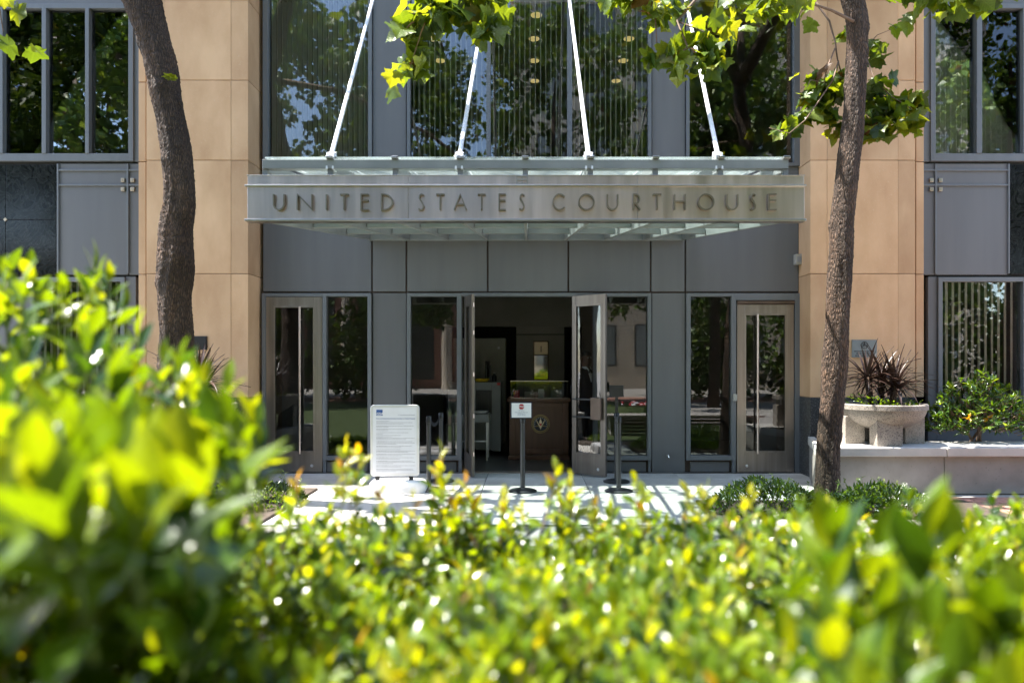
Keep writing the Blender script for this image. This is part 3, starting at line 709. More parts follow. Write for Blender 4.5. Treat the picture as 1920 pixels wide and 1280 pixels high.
sg = thing('wall_sign', 'bronze framed wall sign with the number 1 above a mirrored panel', 'sign', (lx(1014, BW), BW - .03, 1.3))
y = BW - .05
bx('frame', sg, 'bronzed', lx(1000, y), lx(1029, y), y, BW - .021, Z(713, y), Z(639, y), .003)
bx('number_plate', sg, 'plate', lx(1002, y), lx(1027, y), y - .012, y - .001, Z(664, y), Z(641, y), .002)
bx('mirror', sg, 'mirror', lx(1002, y), lx(1027, y), y - .010, y - .001, Z(711, y), Z(666, y), .001)
text('1', .19, lx(1014.5, y), Z(660, y), y - .014, 'black', sg, 'numeral', 'CENTER')

DY = 11.7
dk = thing('reception_desk', 'dark brown wooden reception desk with a round gold seal inside the doorway', 'desk', (lx(1010, DY), DY + .3, 0))
zt = Z(747, DY)
bx('body', dk, 'desk', lx(955, DY), lx(1066, DY), DY + .03, DY + .7, .08, zt - .05, .004)
bx('top', dk, 'desk', lx(951, DY), lx(1070, DY), DY - .03, DY + .74, zt - .05, zt, .006)
bx('plinth', dk, 'desk', lx(953, DY), lx(1068, DY), DY + .0, DY + .72, .006, .08, .004)
for a in ((955, 967, 755, 850), (1055, 1066, 755, 850)): bx('stile', dk, 'desk', lx(a[0], DY), lx(a[1], DY), DY + .0, DY + .029, Z(a[3], DY), Z(a[2], DY), .003)
bx('rail', dk, 'desk', lx(967, DY) + .002, lx(1055, DY) - .002, DY + .002, DY + .029, Z(762, DY), Z(755, DY), .003)
bx('rail', dk, 'desk', lx(967, DY) + .002, lx(1055, DY) - .002, DY + .002, DY + .029, Z(850, DY), Z(842, DY), .003)
sc_ = Vector((lx(1013.5, DY), DY + .016, Z(794.5, DY))); r = 17.5 / F * DY
def disc(c, r, y0, y1, n=32): return MB().prism([(c.x + r * math.cos(2*math.pi*i/n), c.z + r * math.sin(2*math.pi*i/n)) for i in range(n)], y0, y1)
sealo = obj('seal', disc(sc_, r, sc_.y - .012, sc_.y + .013), 'gold', dk, bevel=.003)
obj('seal_ring', disc(sc_, r * .92, sc_.y - .015, sc_.y - .0125), 'black', sealo)
obj('seal_band', disc(sc_, r * .86, sc_.y - .0175, sc_.y - .0155), 'gold', sealo)
obj('seal_field', disc(sc_, r * .76, sc_.y - .020, sc_.y - .018), 'sealblue', sealo)
def pol(pts, k): return MB().prism([(sc_.x + u * r, sc_.z + v * r) for u, v in pts], sc_.y - .023 - k, sc_.y - .0205)
obj('eagle', pol([(0, .64), (.05, .46), (.12, .30), (.15, .12), (.08, .02), (.10, -.12), (.16, -.26), (.06, -.42), (0, -.62), (-.06, -.42), (-.16, -.26), (-.10, -.12), (-.08, .02), (-.15, .12), (-.12, .30), (-.05, .46)], 0), 'plate', sealo)
obj('shield', pol([(-.10, .04), (.10, .04), (.09, -.12), (0, -.22), (-.09, -.12)], .0012), 'petalred', sealo)
for s in (-1, 1):
    obj('wing', pol([(u * s, v) for u, v in [(.08, -.14), (.30, .22), (.44, .46), (.50, .44), (.38, .16), (.20, -.16)]], .0006), 'plate', sealo)
    obj('branch', pol([(u * s, v) for u, v in [(.10, -.20), (.34, -.16), (.56, -.24), (.54, -.30), (.34, -.23), (.14, -.27)]], .0009), 'gold', sealo)
st = MB()
for i in range(13):
    a = math.radians(200 - i * 220 / 12); c = Vector((sc_.x + .64 * r * math.cos(a), 0, sc_.z + .64 * r * math.sin(a)))
    st.prism([(c.x + .05 * r * math.cos(q), c.z + .05 * r * math.sin(q)) for q in (0, 1.57, 3.14, 4.71)], sc_.y - .0225, sc_.y - .0205)
obj('stars', st, 'white', sealo, kind='stuff')

ca = thing('glass_case', 'low glass screen standing on top of the reception desk', 'display case', (lx(1010, DY), DY + .1, zt))
x0, x1, z1 = lx(957, DY), lx(1066, DY), Z(715, DY)
bx('front_pane', ca, 'caseglass', x0 + .01, x1 - .01, DY + .05, DY + .058, zt + .006, z1, .0)
bx('end_pane', ca, 'caseglass', x0, x0 + .008, DY + .05, DY + .5, zt + .006, z1, .0)
bx('end_pane', ca, 'caseglass', x1 - .008, x1, DY + .05, DY + .5, zt + .006, z1, .0)
bx('top_rail', ca, 'steel', x0, x1, DY + .044, DY + .064, z1 + .001, z1 + .012, .002)
bx('base_rail', ca, 'steel', x0, x1, DY + .044, DY + .064, zt + .0005, zt + .006, .001)
for px in (981, 1003, 1031): bx('divider', ca, 'caseglass', lx(px, DY), lx(px, DY) + .006, DY + .06, DY + .45, zt + .006, z1, 0)
for px, w_, h_, m in ((968, .10, .13, 'petalred'), (992, .16, .10, 'cabinet'), (1015, .10, .15, 'paper'), (1045, .2, .14, 'machine')):
    o = bx('paper_stack', None, m, lx(px, DY) - w_/2, lx(px, DY) + w_/2, DY + .3, DY + .36, zt + .001, zt + h_, .004)
    settle(o, (lx(px, DY), DY + .33, zt))
    tag(o, {968: 'small red box behind the glass screen on the desk', 992: 'beige box behind the glass screen on the desk', 1015: 'white card stack behind the glass screen on the desk', 1045: 'grey tray behind the glass screen on the desk'}[px], 'box')

XY = 12.3
xm = thing('xray_scanner', 'grey baggage x-ray machine left of the reception desk', 'scanner', (lx(905, XY), XY + .4, 0))
mb = MB().box(lx(840, XY), lx(892, XY), XY + .02, XY + .8, .12, Z(716, XY)).box(lx(922, XY), lx(939, XY), XY, XY + .8, .08, Z(716, XY)).box(lx(892, XY) + .001, lx(922, XY) - .001, XY + .003, XY + .8, Z(731, XY), Z(716.3, XY)).box(lx(892, XY) + .001, lx(922, XY) - .001, XY + .003, XY + .8, .1, Z(777, XY))
obj('housing', mb, 'machine', xm, bevel=.006)
for k in range(9): bx('curtain_strip', xm, 'black', lx(892.2, XY) + k * .0317, lx(892.2, XY) + k * .0317 + .030, XY + .05 + .004 * (k % 2), XY + .056 + .004 * (k % 2), Z(776, XY), Z(731.5, XY), 0)
bx('warning_label', xm, 'petalred', lx(932, XY), lx(939, XY) - .01, XY - .004, XY - .0005, Z(722, XY), Z(717, XY), 0)
tb = thing('roller_table', 'small grey metal roller table in front of the x-ray machine', 'table', (lx(885, 11.8), 11.85, 0))
bx('top', tb, 'machine', lx(848, 11.8), lx(918, 11.8), 11.6, 12.1, Z(790, 11.8), Z(775, 11.8), .008)
for px in (852, 914):
    for yy in (11.63, 12.07): bx('leg', tb, 'alum', lx(px, 11.8) - .012, lx(px, 11.8) + .012, yy - .012, yy + .012, .006, Z(790, 11.8) - .001, .003)
bx('crossbar', tb, 'alum', lx(852, 11.8) + .013, lx(914, 11.8) - .013, 11.622, 11.638, .32, .345, .003)
ty = obj('yellow_tray', MB().lathe([(.10, 0), (.13, .03), (.14, .06), (.125, .055), (.10, .015)], (lx(902, XY), XY + .15, Z(716, XY)), 20), 'yellow', smooth=40); settle(ty, (lx(902, XY), XY + .15, Z(716, XY)))
tag(ty, 'yellow plastic tray on top of the x-ray machine', 'tray')
bw = obj('white_bowl', MB().lathe([(.06, 0), (.12, .03), (.13, .05), (.115, .048), (.05, .012)], (lx(902, 11.8), 11.75, Z(775, 11.8)), 20), 'white', smooth=40); settle(bw, (lx(902, 11.8), 11.75, Z(775, 11.8)))
tag(bw, 'shallow white bowl on the roller table below the tray', 'bowl')
mo = thing('computer_monitor', 'thin black computer monitor seen edge-on on the x-ray machine', 'monitor', (lx(912, XY + .3), XY + .4, Z(716, XY)))
zb = Z(716, XY)
obj('screen', MB().bar((lx(910, XY), XY + .2, zb + .22), (lx(913, XY), XY + .65, zb + .22), .03, .32), 'black', mo, bevel=.006)
bx('stand', mo, 'black', lx(916, XY), lx(918, XY), XY + .36, XY + .44, zb + .01, zb + .3, .003)
bx('foot', mo, 'black', lx(909, XY), lx(920, XY), XY + .3, XY + .5, zb, zb + .012, .003)
sp = thing('bottle', 'small black bottle beside the monitor on the x-ray machine', 'bottle', (lx(924, XY), XY + .3, zb))
obj('body', MB().lathe([(.045, 0), (.045, .10), (.03, .12), (.018, .13), (.018, .15)], (lx(925, XY), XY + .3, zb), 14), 'black', sp, smooth=40)
obj('cap', MB().lathe([(.022, .151), (.022, .17)], (lx(925, XY), XY + .3, zb), 12), 'plast', sp)
cbn = thing('metal_cabinet', 'tall pale metal cabinet in the recess behind the x-ray machine', 'cabinet', (lx(905, 14), 14.2, 0))
bx('body', cbn, 'cabinet', lx(850, 14), lx(948, 14), 14.0, 14.5, .006, Z(634, 14), .006)
for a, b in ((852, 898), (899, 947)): bx('door', cbn, 'cabinet', lx(a, 14), lx(b, 14), 13.98, 13.999, .08, Z(638, 14), .004)
bx('sticker', cbn, 'paper', lx(933, 14), lx(937, 14), 13.976, 13.979, Z(654, 14), Z(650, 14), 0)

# ================================================================== GUARD
def skin_mesh(verts, edges, sub=2):
    me = bpy.data.meshes.new('tmp'); me.from_pydata([v[0] for v in verts], edges, [])
    o = bpy.data.objects.new('tmp', me); COL.objects.link(o)
    o.modifiers.new('skin', 'SKIN'); s = o.modifiers.new('sub', 'SUBSURF'); s.levels = sub
    for i, v in enumerate(verts):
        d = me.skin_vertices[0].data[i]; r = v[1]; d.radius = r if hasattr(r, '__len__') else (r, r); d.use_root = (i == 0)
    bpy.context.view_layer.update()
    m2 = bpy.data.meshes.new_from_object(o.evaluated_get(bpy.context.evaluated_depsgraph_get()))
    bpy.data.objects.remove(o); bpy.data.meshes.remove(me)
    m2.polygons.foreach_set('use_smooth', [True] * len(m2.polygons)); return m2
gx, gy = X(1098, 11.05), 11.05
G = thing('person', 'person in dark navy jacket and white shirt collar standing behind the open glass door', 'person', (gx, gy, 0))
V_ = []; E_ = []
def jv(p, r, par=None):
    V_.append((Vector(p), r)); 
    if par is not None: E_.append((par, len(V_) - 1))
    return len(V_) - 1
pel = jv((0, 0, .98), (.16, .12)); wa = jv((0, .0, 1.16), (.15, .105), pel); ch = jv((0, .01, 1.36), (.175, .12), wa); up = jv((0, .01, 1.50), (.13, .09), ch)
nk = jv((0, .0, 1.60), .058, up); jw = jv((0.0, -.012, 1.68), (.062, .075), nk); hd = jv((0, .0, 1.76), (.078, .092), jw); tp = jv((0, .008, 1.82), (.062, .075), hd)
for s in (-1, 1):
    sh = jv((s * .19, .015, 1.49), .075, up); el = jv((s * .255, .03, 1.20), .054, sh); wr = jv((s * .25, -.06, .95), .035, el)
    pm = jv((s * .245, -.085, .875), (.020, .036), wr)
    for k in range(4):
        a = jv((s * .245, -.118 + .021 * k, .83 - .004 * abs(k - 1.5)), .0095, pm); b = jv((s * .236, -.120 + .021 * k, .795 - .004 * abs(k - 1.5)), .0085, a); jv((s * .222, -.118 + .021 * k, .772), .007, b)
    a = jv((s * .235, -.125, .885), .011, pm); jv((s * .225, -.145, .85), .009, a)
    hp = jv((s * .095, 0, .90), .105, pel); kn = jv((s * .105, -.01, .50), .068, hp); an = jv((s * .11, .02, .10), .045, kn); jv((s * .12, -.13, .045), (.045, .035), an)
me = skin_mesh(V_, E_)
for v in me.vertices:                                # nose and brow on the face (front is -Y)
    if v.co.z > 1.60 and v.co.y < -.04 and abs(v.co.x) < .03: v.co.y -= .014 * max(0, 1 - abs(v.co.z - 1.725) / .05)
me.materials.clear(); me.materials.append(M['suit']); me.materials.append(M['skin'])
for p in me.polygons:
    c = p.center; p.material_index = 1 if (c.z > 1.575 and abs(c.x) < .12) or (c.z < .935 and abs(c.x) > .19 and c.z > .7) else 0
RZ = Matrix.Rotation(math.radians(40), 4, 'Z')
body = bpy.data.objects.new('body', me); COL.objects.link(body); body.parent = G; body.rotation_euler = (0, 0, math.radians(40)); ORG[body] = Vector((gx, gy, 0))
def gpart(name, mb, mat, smooth=True):
    me = bpy.data.meshes.new(name); me.from_pydata([RZ @ Vector(p) for p in mb.v], [], mb.f); me.materials.append(M[mat]); fixnormals(me)
    me.polygons.foreach_set('use_smooth', [smooth] * len(me.polygons))
    o = bpy.data.objects.new(name, me); COL.objects.link(o); o.parent = G; return o
hm = MB(); n = 20
rings = []
for i in range(8):
    t = i / 7; th = t * math.radians(98)
    rings.append([(math.sin(th) * .089 * math.cos(2*math.pi*j/n), .012 + math.sin(th) * .104 * math.sin(2*math.pi*j/n) , 1.765 + .098 * math.cos(th) - (.05 * t if math.sin(2*math.pi*j/n) > .1 else 0) + (.035 * t if math.sin(2*math.pi*j/n) < -.3 else 0)) for j in range(n)])
hm.add([p for r_ in rings for p in r_], [(i*n+j, i*n+(j+1) % n, (i+1)*n+(j+1) % n, (i+1)*n+j) for i in range(7) for j in range(n)]); gpart('hair', hm, 'hair')
for s in (-1, 1):
    gpart('ear', MB().lathe([(.004, -.032), (.014, -.02), (.018, .0), (.016, .02), (.004, .032)], (s * .083, .01, 1.73), 10), 'skin')
    gpart('eye', MB().lathe([(.002, -.010), (.009, -.006), (.012, 0), (.009, .006), (.002, .010)], (s * .03, -.088, 1.752), 10), 'white')
    gpart('collar', MB().add([(0, -.085, 1.50), (s * .07, -.055, 1.57), (s * .075, .0, 1.605), (s * .05, -.065, 1.61), (s * .012, -.088, 1.56), (0, -.10, 1.495), (s * .08, -.065, 1.565), (s * .085, .0, 1.60)], [(0, 1, 3, 4), (1, 2, 3), (0, 5, 6, 1), (1, 6, 7, 2)]), 'cloth', False)
gpart('mouth', MB().box(-.02, .02, -.095, -.088, 1.675, 1.680), 'hair', False)
gpart('shirt_front', MB().add([(-.035, -.118, 1.50), (.035, -.118, 1.50), (0, -.142, 1.36), (-.035, -.10, 1.50), (.035, -.10, 1.50), (0, -.12, 1.36)], [(0, 1, 2), (5, 4, 3), (0, 3, 4, 1), (1, 4, 5, 2), (2, 5, 3, 0)]), 'cloth', False)

# ================================================================== ENTRANCE FURNITURE
def stanchion(x, y, label, group='queue posts at the entrance'):
    t = thing('stanchion', label, 'stanchion', (x, y, 0), group)
    obj('base', MB().lathe([(.185, .002), (.185, .014), (.16, .026), (.06, .04), (.035, .05)], (x, y, 0), 32), 'postm', t, smooth=40)
    obj('post', MB().lathe([(.031, .05), (.031, .88)], (x, y, 0), 20), 'postm', t, smooth=40)
    obj('belt_head', MB().lathe([(.033, .881), (.038, .885), (.038, .955), (.033, .965), (.01, .968)], (x, y, 0), 20), 'black', t, smooth=40)
    return t
P1 = (X(980, 8.84), 8.84); P2 = (X(1160, 8.84), 8.84); P3 = (X(804, 8.95), 8.95); P4 = (X(1156, 9.55), 9.55); P5 = (X(827, 9.6), 9.6)
t1 = stanchion(*P1, 'black queue post carrying the white STOP notice')
t2 = stanchion(*P2, 'black queue post in front of the open right door leaf, nearest the walkway')
t3 = stanchion(*P3, 'black queue post right beside the white notice board')
t4 = stanchion(*P4, 'black queue post with a dark sign plate, close to the glass right of the doors')
t5 = stanchion(*P5, 'black queue post close to the glass behind the white notice board')
def belt(a, b, label):
    pts = [Vector((a[0] + (b[0] - a[0]) * i / 10, a[1] + (b[1] - a[1]) * i / 10, .925 - .10 * 4 * (i / 10) * (1 - i / 10))) for i in range(11)]
    mb = MB(); d = Vector((b[0] - a[0], b[1] - a[1], 0)).normalized(); n = Vector((-d.y, d.x, 0)) * .002
    vs = []
    for p in pts: vs += [p - n - Vector((0, 0, .024)), p + n - Vector((0, 0, .024)), p + n + Vector((0, 0, .024)), p - n + Vector((0, 0, .024))]
    mb.add(vs, [(4*i+j, 4*i+(j+1) % 4, 4*i+4+(j+1) % 4, 4*i+4+j) for i in range(10) for j in range(4)] + [(0,1,2,3), (43,42,41,40)])
    o = obj('queue_belt', mb, 'belt'); settle(o, (a[0], a[1], .8)); tag(o, label, 'belt', 'belts between queue posts')
def toward(a, b, r=.042):
    a, b = Vector(a), Vector(b); d = (b - a).normalized(); return (a + d * r), (b - d * r)
belt(*toward(P3, P5), 'dark drooping belt between the two posts beside the notice board')
belt(*toward(P2, P4), 'dark drooping belt between the two posts right of the doors')
# sign plate on the rear right post
z0, z1 = Z(744, P4[1]), Z(722, P4[1])
sp4 = thing('sign_plate', 'dark sign plate turned away on the post close to the glass', 'sign', (P4[0], P4[1], .968))
bx('plate', sp4, 'black', P4[0] - .10, P4[0] + .10, P4[1] - .012, P4[1] + .012, z0, z1, .008)
bx('neck', sp4, 'black', P4[0] - .022, P4[0] + .022, P4[1] - .008, P4[1] + .008, .969, z0 + .001, .003)
# STOP notice
Y_ = P1[1]
ss = thing('stop_notice', 'white STOP notice in a dark blue frame on top of a queue post', 'sign', (P1[0], Y_, .968))
xa, xb, za, zb_ = X(957.5, Y_), X(998, Y_), Z(783.5, Y_), Z(753, Y_)
za = max(za, .935)
bx('frame', ss, 'navy', xa, xb, Y_ - .060, Y_ - .041, za, zb_, .004)
bx('bracket', ss, 'black', P1[0] - .02, P1[0] + .02, Y_ - .0405, Y_ - .035, .945, 1.05, .001)
bx('card', ss, 'paper', xa + .014, xb - .014, Y_ - .063, Y_ - .0605, za + .013, zb_ - .013, .001)
xc = (xa + xb) / 2; zc = Z(761.5, Y_)
obj('octagon', MB().prism([(xc + .037 * math.cos(math.radians(22.5 + 45 * i)), zc + .037 * math.sin(math.radians(22.5 + 45 * i))) for i in range(8)], Y_ - .0655, Y_ - .0635), 'red', ss)
text('STOP', .030, xc, zc - .0105, Y_ - .0675, 'white', ss, align='CENTER', bold=.0006)
for s, z, q in (('All Visitors', 768.6, .015), ('Please stop and show your', 772.2, .0155), ('identification to', 774.6, .0155), ('the U.S. Marshal', 777.2, .0155)):
    text(s, q, xc, Z(z, Y_) - .004, Y_ - .064, 'inkd', ss, align='CENTER', ext=.0004)

# notice board (poster stand)
NY = 8.82
nb = thing('notice_board', 'white A-frame notice board with blue square logo and dense text on a weighted base', 'sign', (X(742, NY), NY, 0))
xa, xb, za, zb_ = X(695, NY), X(786.5, NY), Z(892, NY), Z(758.5, NY)
def rrect(x0, x1, z0, z1, r, n=5):
    pts = []
    for cx_, cz_, a in ((x1 - r, z1 - r, 0), (x0 + r, z1 - r, 90), (x0 + r, z0 + r, 180), (x1 - r, z0 + r, 270)):
        pts += [(cx_ + r * math.cos(math.radians(a + 90 * i / n)), cz_ + r * math.sin(math.radians(a + 90 * i / n))) for i in range(n + 1)]
    return pts
obj('frame', MB().prism(rrect(xa, xb, za, zb_, .045), NY - .02, NY + .02), 'alum', nb, bevel=.006, smooth=30)
obj('back_panel', MB().prism(rrect(xa + .03, xb - .03, za + .03, zb_ - .03, .03), NY + .0205, NY + .024), 'black', nb)
obj('poster', MB().box(xa + .032, xb - .032, NY - .0235, NY - .0205, za + .04, zb_ - .032), 'paper', nb)
yF = NY - .0245
zz = lambda f: zb_ - (zb_ - za) * f           # fraction of the board height
xx_ = lambda f: xa + (xb - xa) * f
lg = obj('logo', MB().box(xx_(.125), xx_(.253), yF - .001, yF, zz(.150), zz(.068)), 'blue', nb)
text('GSA', .046, xx_(.131), zz(.142), yF - .0016, 'white', lg, bold=.0008, ext=.0004)
text('U.S. General Services Administration', .0145, xx_(.915), zz(.146), yF, 'inkd', nb, align='RIGHT', ext=.0004)
text('Rules and Regulations Governing Conduct on Federal Property', .0195, xx_(.125), zz(.198), yF, 'blue', nb, ext=.0004, bold=.0004)
ln = MB(); f = .228; rr = random.Random(3)
paras = [1, 2, 2, 2, 1, 1, 1, 1, 2, 3, 2, 1, 2, 2, 2, 3, 2, 3, 2, 3]
for k, nl in enumerate(paras):
    for i in range(nl):
        if f > .945: break
        le = rr.uniform(.72, .80) if i < nl - 1 else rr.uniform(.12, .72); b = .125
        x = b
        while x < b + le:                       # word-sized dashes
            w_ = min(rr.uniform(.012, .05), b + le - x)
            hgt = .0040 if not (i == 0 and x < b + .2 and nl > 1) else .0058
            ln.box(xx_(x), xx_(x + w_), yF - .0004, yF + .0003, zz(f) - hgt * .5, zz(f) + hgt * .5); x += w_ + .008
        f += .0175
    f += .012 if nl > 1 else .002
obj('body_text', ln, 'ink', nb, kind='stuff')
for fx in (.13, .82): bx('bracket', nb, 'black', xx_(fx) - .02, xx_(fx) + .035, NY - .015, NY + .015, za - .05, za + .002, .004)
mb = MB(); prof = [(.20, .0), (.205, .05), (.18, .11), (.13, .145), (.0, .15)]
w_ = (X(800, NY) - X(692, NY)) / 2; xc = (X(800, NY) + X(692, NY)) / 2
pts = []
vs = []; n = 28
for rad, z in ((1.0, .002), (1.0, .075), (.96, .12), (.88, .145), (.6, .152)):
    for j in range(n):
        a = 2 * math.pi * j / n; c, s = math.cos(a), math.sin(a)
        e = 4.0; q = (abs(c) ** e + abs(s) ** e) ** (-1 / e)
        vs.append((xc + w_ * rad * c * q, NY + .05 + .19 * (rad if rad > .9 else rad * 1.0) * s * q, z))
mb.add(vs, [(i*n+j, i*n+(j+1) % n, (i+1)*n+(j+1) % n, (i+1)*n+j) for i in range(4) for j in range(n)] + [tuple(range(n))[::-1], tuple(range(4*n, 5*n))])
obj('base', mb, 'plast', nb, smooth=50)

# planter walls, bowls -------------------------------------------------
def planter_wall(x0, x1, joints, label):
    t = thing('planter_wall', label, 'wall', ((x0 + x1) / 2, 8.9, 0), 'concrete planter walls beside the entrance')
    sg_ = 1 if x0 > 0 else -1; e = sorted([abs(v) for v in [x0] + joints + [x1]]); sp = .47 / 1.34     # the inner end is splayed
    def slab(nm, mat, poly, z0, z1, bev):
        n = len(poly); poly = [(sg_ * a, b) for a, b in poly]
        obj(nm, MB().add([(a, b, z0) for a, b in poly] + [(a, b, z1) for a, b in poly], [tuple(range(n))[::-1], tuple(range(n, 2 * n))] + [(k, (k + 1) % n, n + (k + 1) % n, n + k) for k in range(n)]), mat, t, bevel=bev)
    for k, (a, b) in enumerate(zip(e[:-1], e[1:])):
        f0 = sp if k == 0 else 0
        slab('wall_block', 'concrete', [(a + .004, 8.66), (b - .004, 8.66), (b - .004, 9.2), (a + .004 + f0 * .54, 9.2)], 0, .475, .006)
        slab('coping', 'coping', [(a - .02 * (k == 0) + .002, 8.60), (b - .002, 8.60), (b - .002, 9.34), (a - .02 * (k == 0) + .002 + f0 * .74, 9.34)], .48, .595, .012)
    a = e[0]; slab('end_block', 'concrete', [(a + sp * .545, 9.203), (a + sp * .545 + .06, 9.203), (a + sp * 1.26 + .06, PY - .01), (a + sp * 1.26, PY - .01)], 0, .475, .004)
    slab('end_coping', 'coping', [(a + sp * .745 - .02, 9.343), (a + sp * .745 + .08, 9.343), (a + sp * 1.26 + .08, PY - .01), (a + sp * 1.26 - .02, PY - .01)], .48, .595, .008)
    slab('soil_bed', 'soil', [(a + sp * .745 + .09, 9.345), (e[-1], 9.345), (e[-1], PY - .02), (a + sp * 1.26 + .09, PY - .02)], .05, .50, 0)
    return t
planter_wall(X(1533, 8.6), 9.5, [X(1776, 8.6), X(2040, 8.6)], 'concrete planter wall with pale coping under the granite bowl on the right')
planter_wall(-9.5, X(452, 8.6), [X(215, 8.6), X(-40, 8.6)], 'concrete planter wall with pale coping behind the left tree')
draw = None
def dracaena_variants():
    out_ = []
    for k in range(4):
        bend = (.25, .5, .9, 1.3)[k]; vs = []; N = 7
        for i in range(N + 1):
            t = i / N; a = bend * t; y = math.sin(a) / bend if bend else t; z = -(1 - math.cos(a)) / bend
            wv = .034 * (math.sin(math.pi * min(1, t * .9 + .1)) ** .6) * (1 - t ** 3) + .001
            vs += [(-wv, y, z + .012), (0, y, z), (wv, y, z + .012)]
        fs = [(i*3+j, i*3+j+1, i*3+4+j, i*3+3+j) for i in range(N) for j in range(2)]
        me = bpy.data.meshes.new('strap_leaf'); me.from_pydata(vs, [], fs); me.materials.append(M['dracaena']); me.polygons.foreach_set('use_smooth', [True] * len(fs)); out_.append(me)
    return out_
DV = dracaena_variants()
def bowl(x, y, lab_b, lab_d, lab_f, hgt=.62):
    z = .595
    t = thing('planter_bowl', lab_b, 'planter', (x, y, z), 'aggregate stone bowls on the planter walls')
    prof = [(.10, .175)] + [(.525 * math.sin(math.radians(q)), .455 - .275 * math.cos(math.radians(q)) ** 1.0) for q in range(16, 91, 6)] + [(.527, .458), (.545, .46), (.545, .52), (.535, .53), (.50, .53), (.49, .48), (.40, .46)]
    obj('bowl', MB().lathe(prof, (x, y, z), 48), 'agg', t, smooth=35)
    obj('soil', MB().lathe([(.48, .47), (.46, .485)], (x, y, z), 32), 'soil', t)
    for sx, sy in ((-.10, -.30), (-.40, -.0), (.39, -.0), (0, .30)):
        bx('foot', t, 'agg', x + sx - (.165 if abs(sx) < .2 else .13), x + sx + (.165 if abs(sx) < .2 else .13), y + sy - .10, y + sy + .10, z, z + .365, .008)
    zt_ = z + .48
    d = thing('dracaena', lab_d, 'plant', (x, y, zt_), 'dark strap-leaved plants in the bowls')
    k = 0
    for cx_, cy_, hz, nl in ((-.18, .02, .40, 64), (.15, -.05, .28, 84), (.04, .08, .38, 60)):
        obj('stem', MB().tube([(x + cx_ * .7, y + cy_, zt_), (x + cx_, y + cy_, zt_ + hz)], [.035, .05], 8), 'bark', d, smooth=True)
        for i in range(nl):
            az = R.uniform(0, 2 * math.pi); el = math.radians(R.choice((75, 60, 48, 35, 20, 5, -15)) + R.uniform(-9, 9)); L = hgt * R.uniform(.55, 1.0) * (.8 if el < 0 else 1)
            dv = np.array((math.cos(az) * math.cos(el), math.sin(az) * math.cos(el), math.sin(el))); rot = frame(dv, np.array((0, 0, 1.)) + .01)
            o = bpy.data.objects.new('leaf', R.choice(DV[:2] if el > .9 else DV[1:])); COL.objects.link(o); o.parent = d
            m = np.eye(4); m[:3, :3] = rot * L; m[:3, 3] = (cx_, cy_, hz * R.uniform(.75, 1.05)); o.matrix_local = Matrix(m.tolist())
    fl = thing('trailing_plant', lab_f, 'plant', (x, y, zt_), 'low green plants filling the bowls')
    specs = []
    for i in range(240):
        a = R.uniform(0, 6.283); rr_ = .46 * math.sqrt(R.random()); p = np.array((x + rr_ * math.cos(a), y + rr_ * math.sin(a), zt_ + R.uniform(.0, .09) + (.08 * R.random() if rr_ * math.cos(a) < -.1 else 0)))
        dv = np.array((math.cos(a), math.sin(a), R.uniform(-.2, 1.2))) + nz3(.4); specs.append((p, frame(dv, np.array((0, 0, 1.)) + nz3(.3)), R.uniform(.04, .07), R.randrange(3)))
    place_leaves(fl, 'leaf', specs, DARKV, 'small', 'hedgeleaf', 90, lambda s: s[0][1])
    return t
T_DARK = [(.035, .075, .016), (.055, .11, .02), (.08, .15, .03)]
DARKV = (leaf_variants('small', T_DARK, 'hedgeleaf'), T_DARK)
bowl(X(1653, 9.12), 9.12, 'speckled granite bowl on three square feet right of the tree', 'dark bronze strap-leaved plant in the right granite bowl', 'low green trailing plant spilling in the right granite bowl')
bowl(X(362, 9.12), 9.12, 'speckled granite bowl half hidden behind the left tree and shrub', 'dark strap-leaved plant peeking out beside the left trunk', 'low green plant in the left granite bowl behind the shrub')
# wall plaques
pq = thing('wall_plaque', 'grey glass plaque with a round emblem on the right stone pier', 'plaque', (X(1619, PY), PY - .02, 1.75))
bx('plate', pq, 'plaque', X(1596, PY), X(1643, PY), PY - .022, PY - .012, Z(670, PY), Z(637, PY), .002)
c = Vector((X(1619.5, PY), 0, Z(647, PY))); rg = MB(); nn = 24; yq = PY - .0235
pts = [(c.x + .048 * math.cos(2*math.pi*i/nn), yq, c.z + .048 * math.sin(2*math.pi*i/nn)) for i in range(nn + 1)]
rg.tube(pts, .005, 6, False)
for a in (90, 210, 330): rg.tube([(c.x, yq, c.z), (c.x + .045 * math.cos(math.radians(a)), yq, c.z + .045 * math.sin(math.radians(a)))], .006, 6)
rg.tube([(c.x - .03, yq, c.z + .012), (c.x + .03, yq, c.z + .012)], .005, 6)
obj('emblem', rg, 'black', pq)
tl = MB()
for y, a, b in ((658.5, 1600, 1638), (662.5, 1604, 1634), (666.5, 1602, 1637)):
    x = a
    while x < b:
        w_ = R.uniform(2, 5); tl.box(X(x, PY), X(min(x + w_, b), PY), PY - .0235, PY - .0218, Z(y + .8, PY), Z(y - .8, PY)); x += w_ + .8
obj('body_text', tl, 'black', pq, kind='stuff')
pq = thing('wall_plaque', 'small dark plaque on the left stone pier beside the trunk', 'plaque', (X(375, PY), PY - .02, 1.8))
bx('plate', pq, 'black', X(364, PY), X(388, PY), PY - .022, PY - .012, Z(655, PY), Z(631, PY), .002)
bx('rim', pq, 'bronzed', X(363, PY), X(389, PY), PY - .0118, PY - .002, Z(656, PY), Z(630, PY), .002)

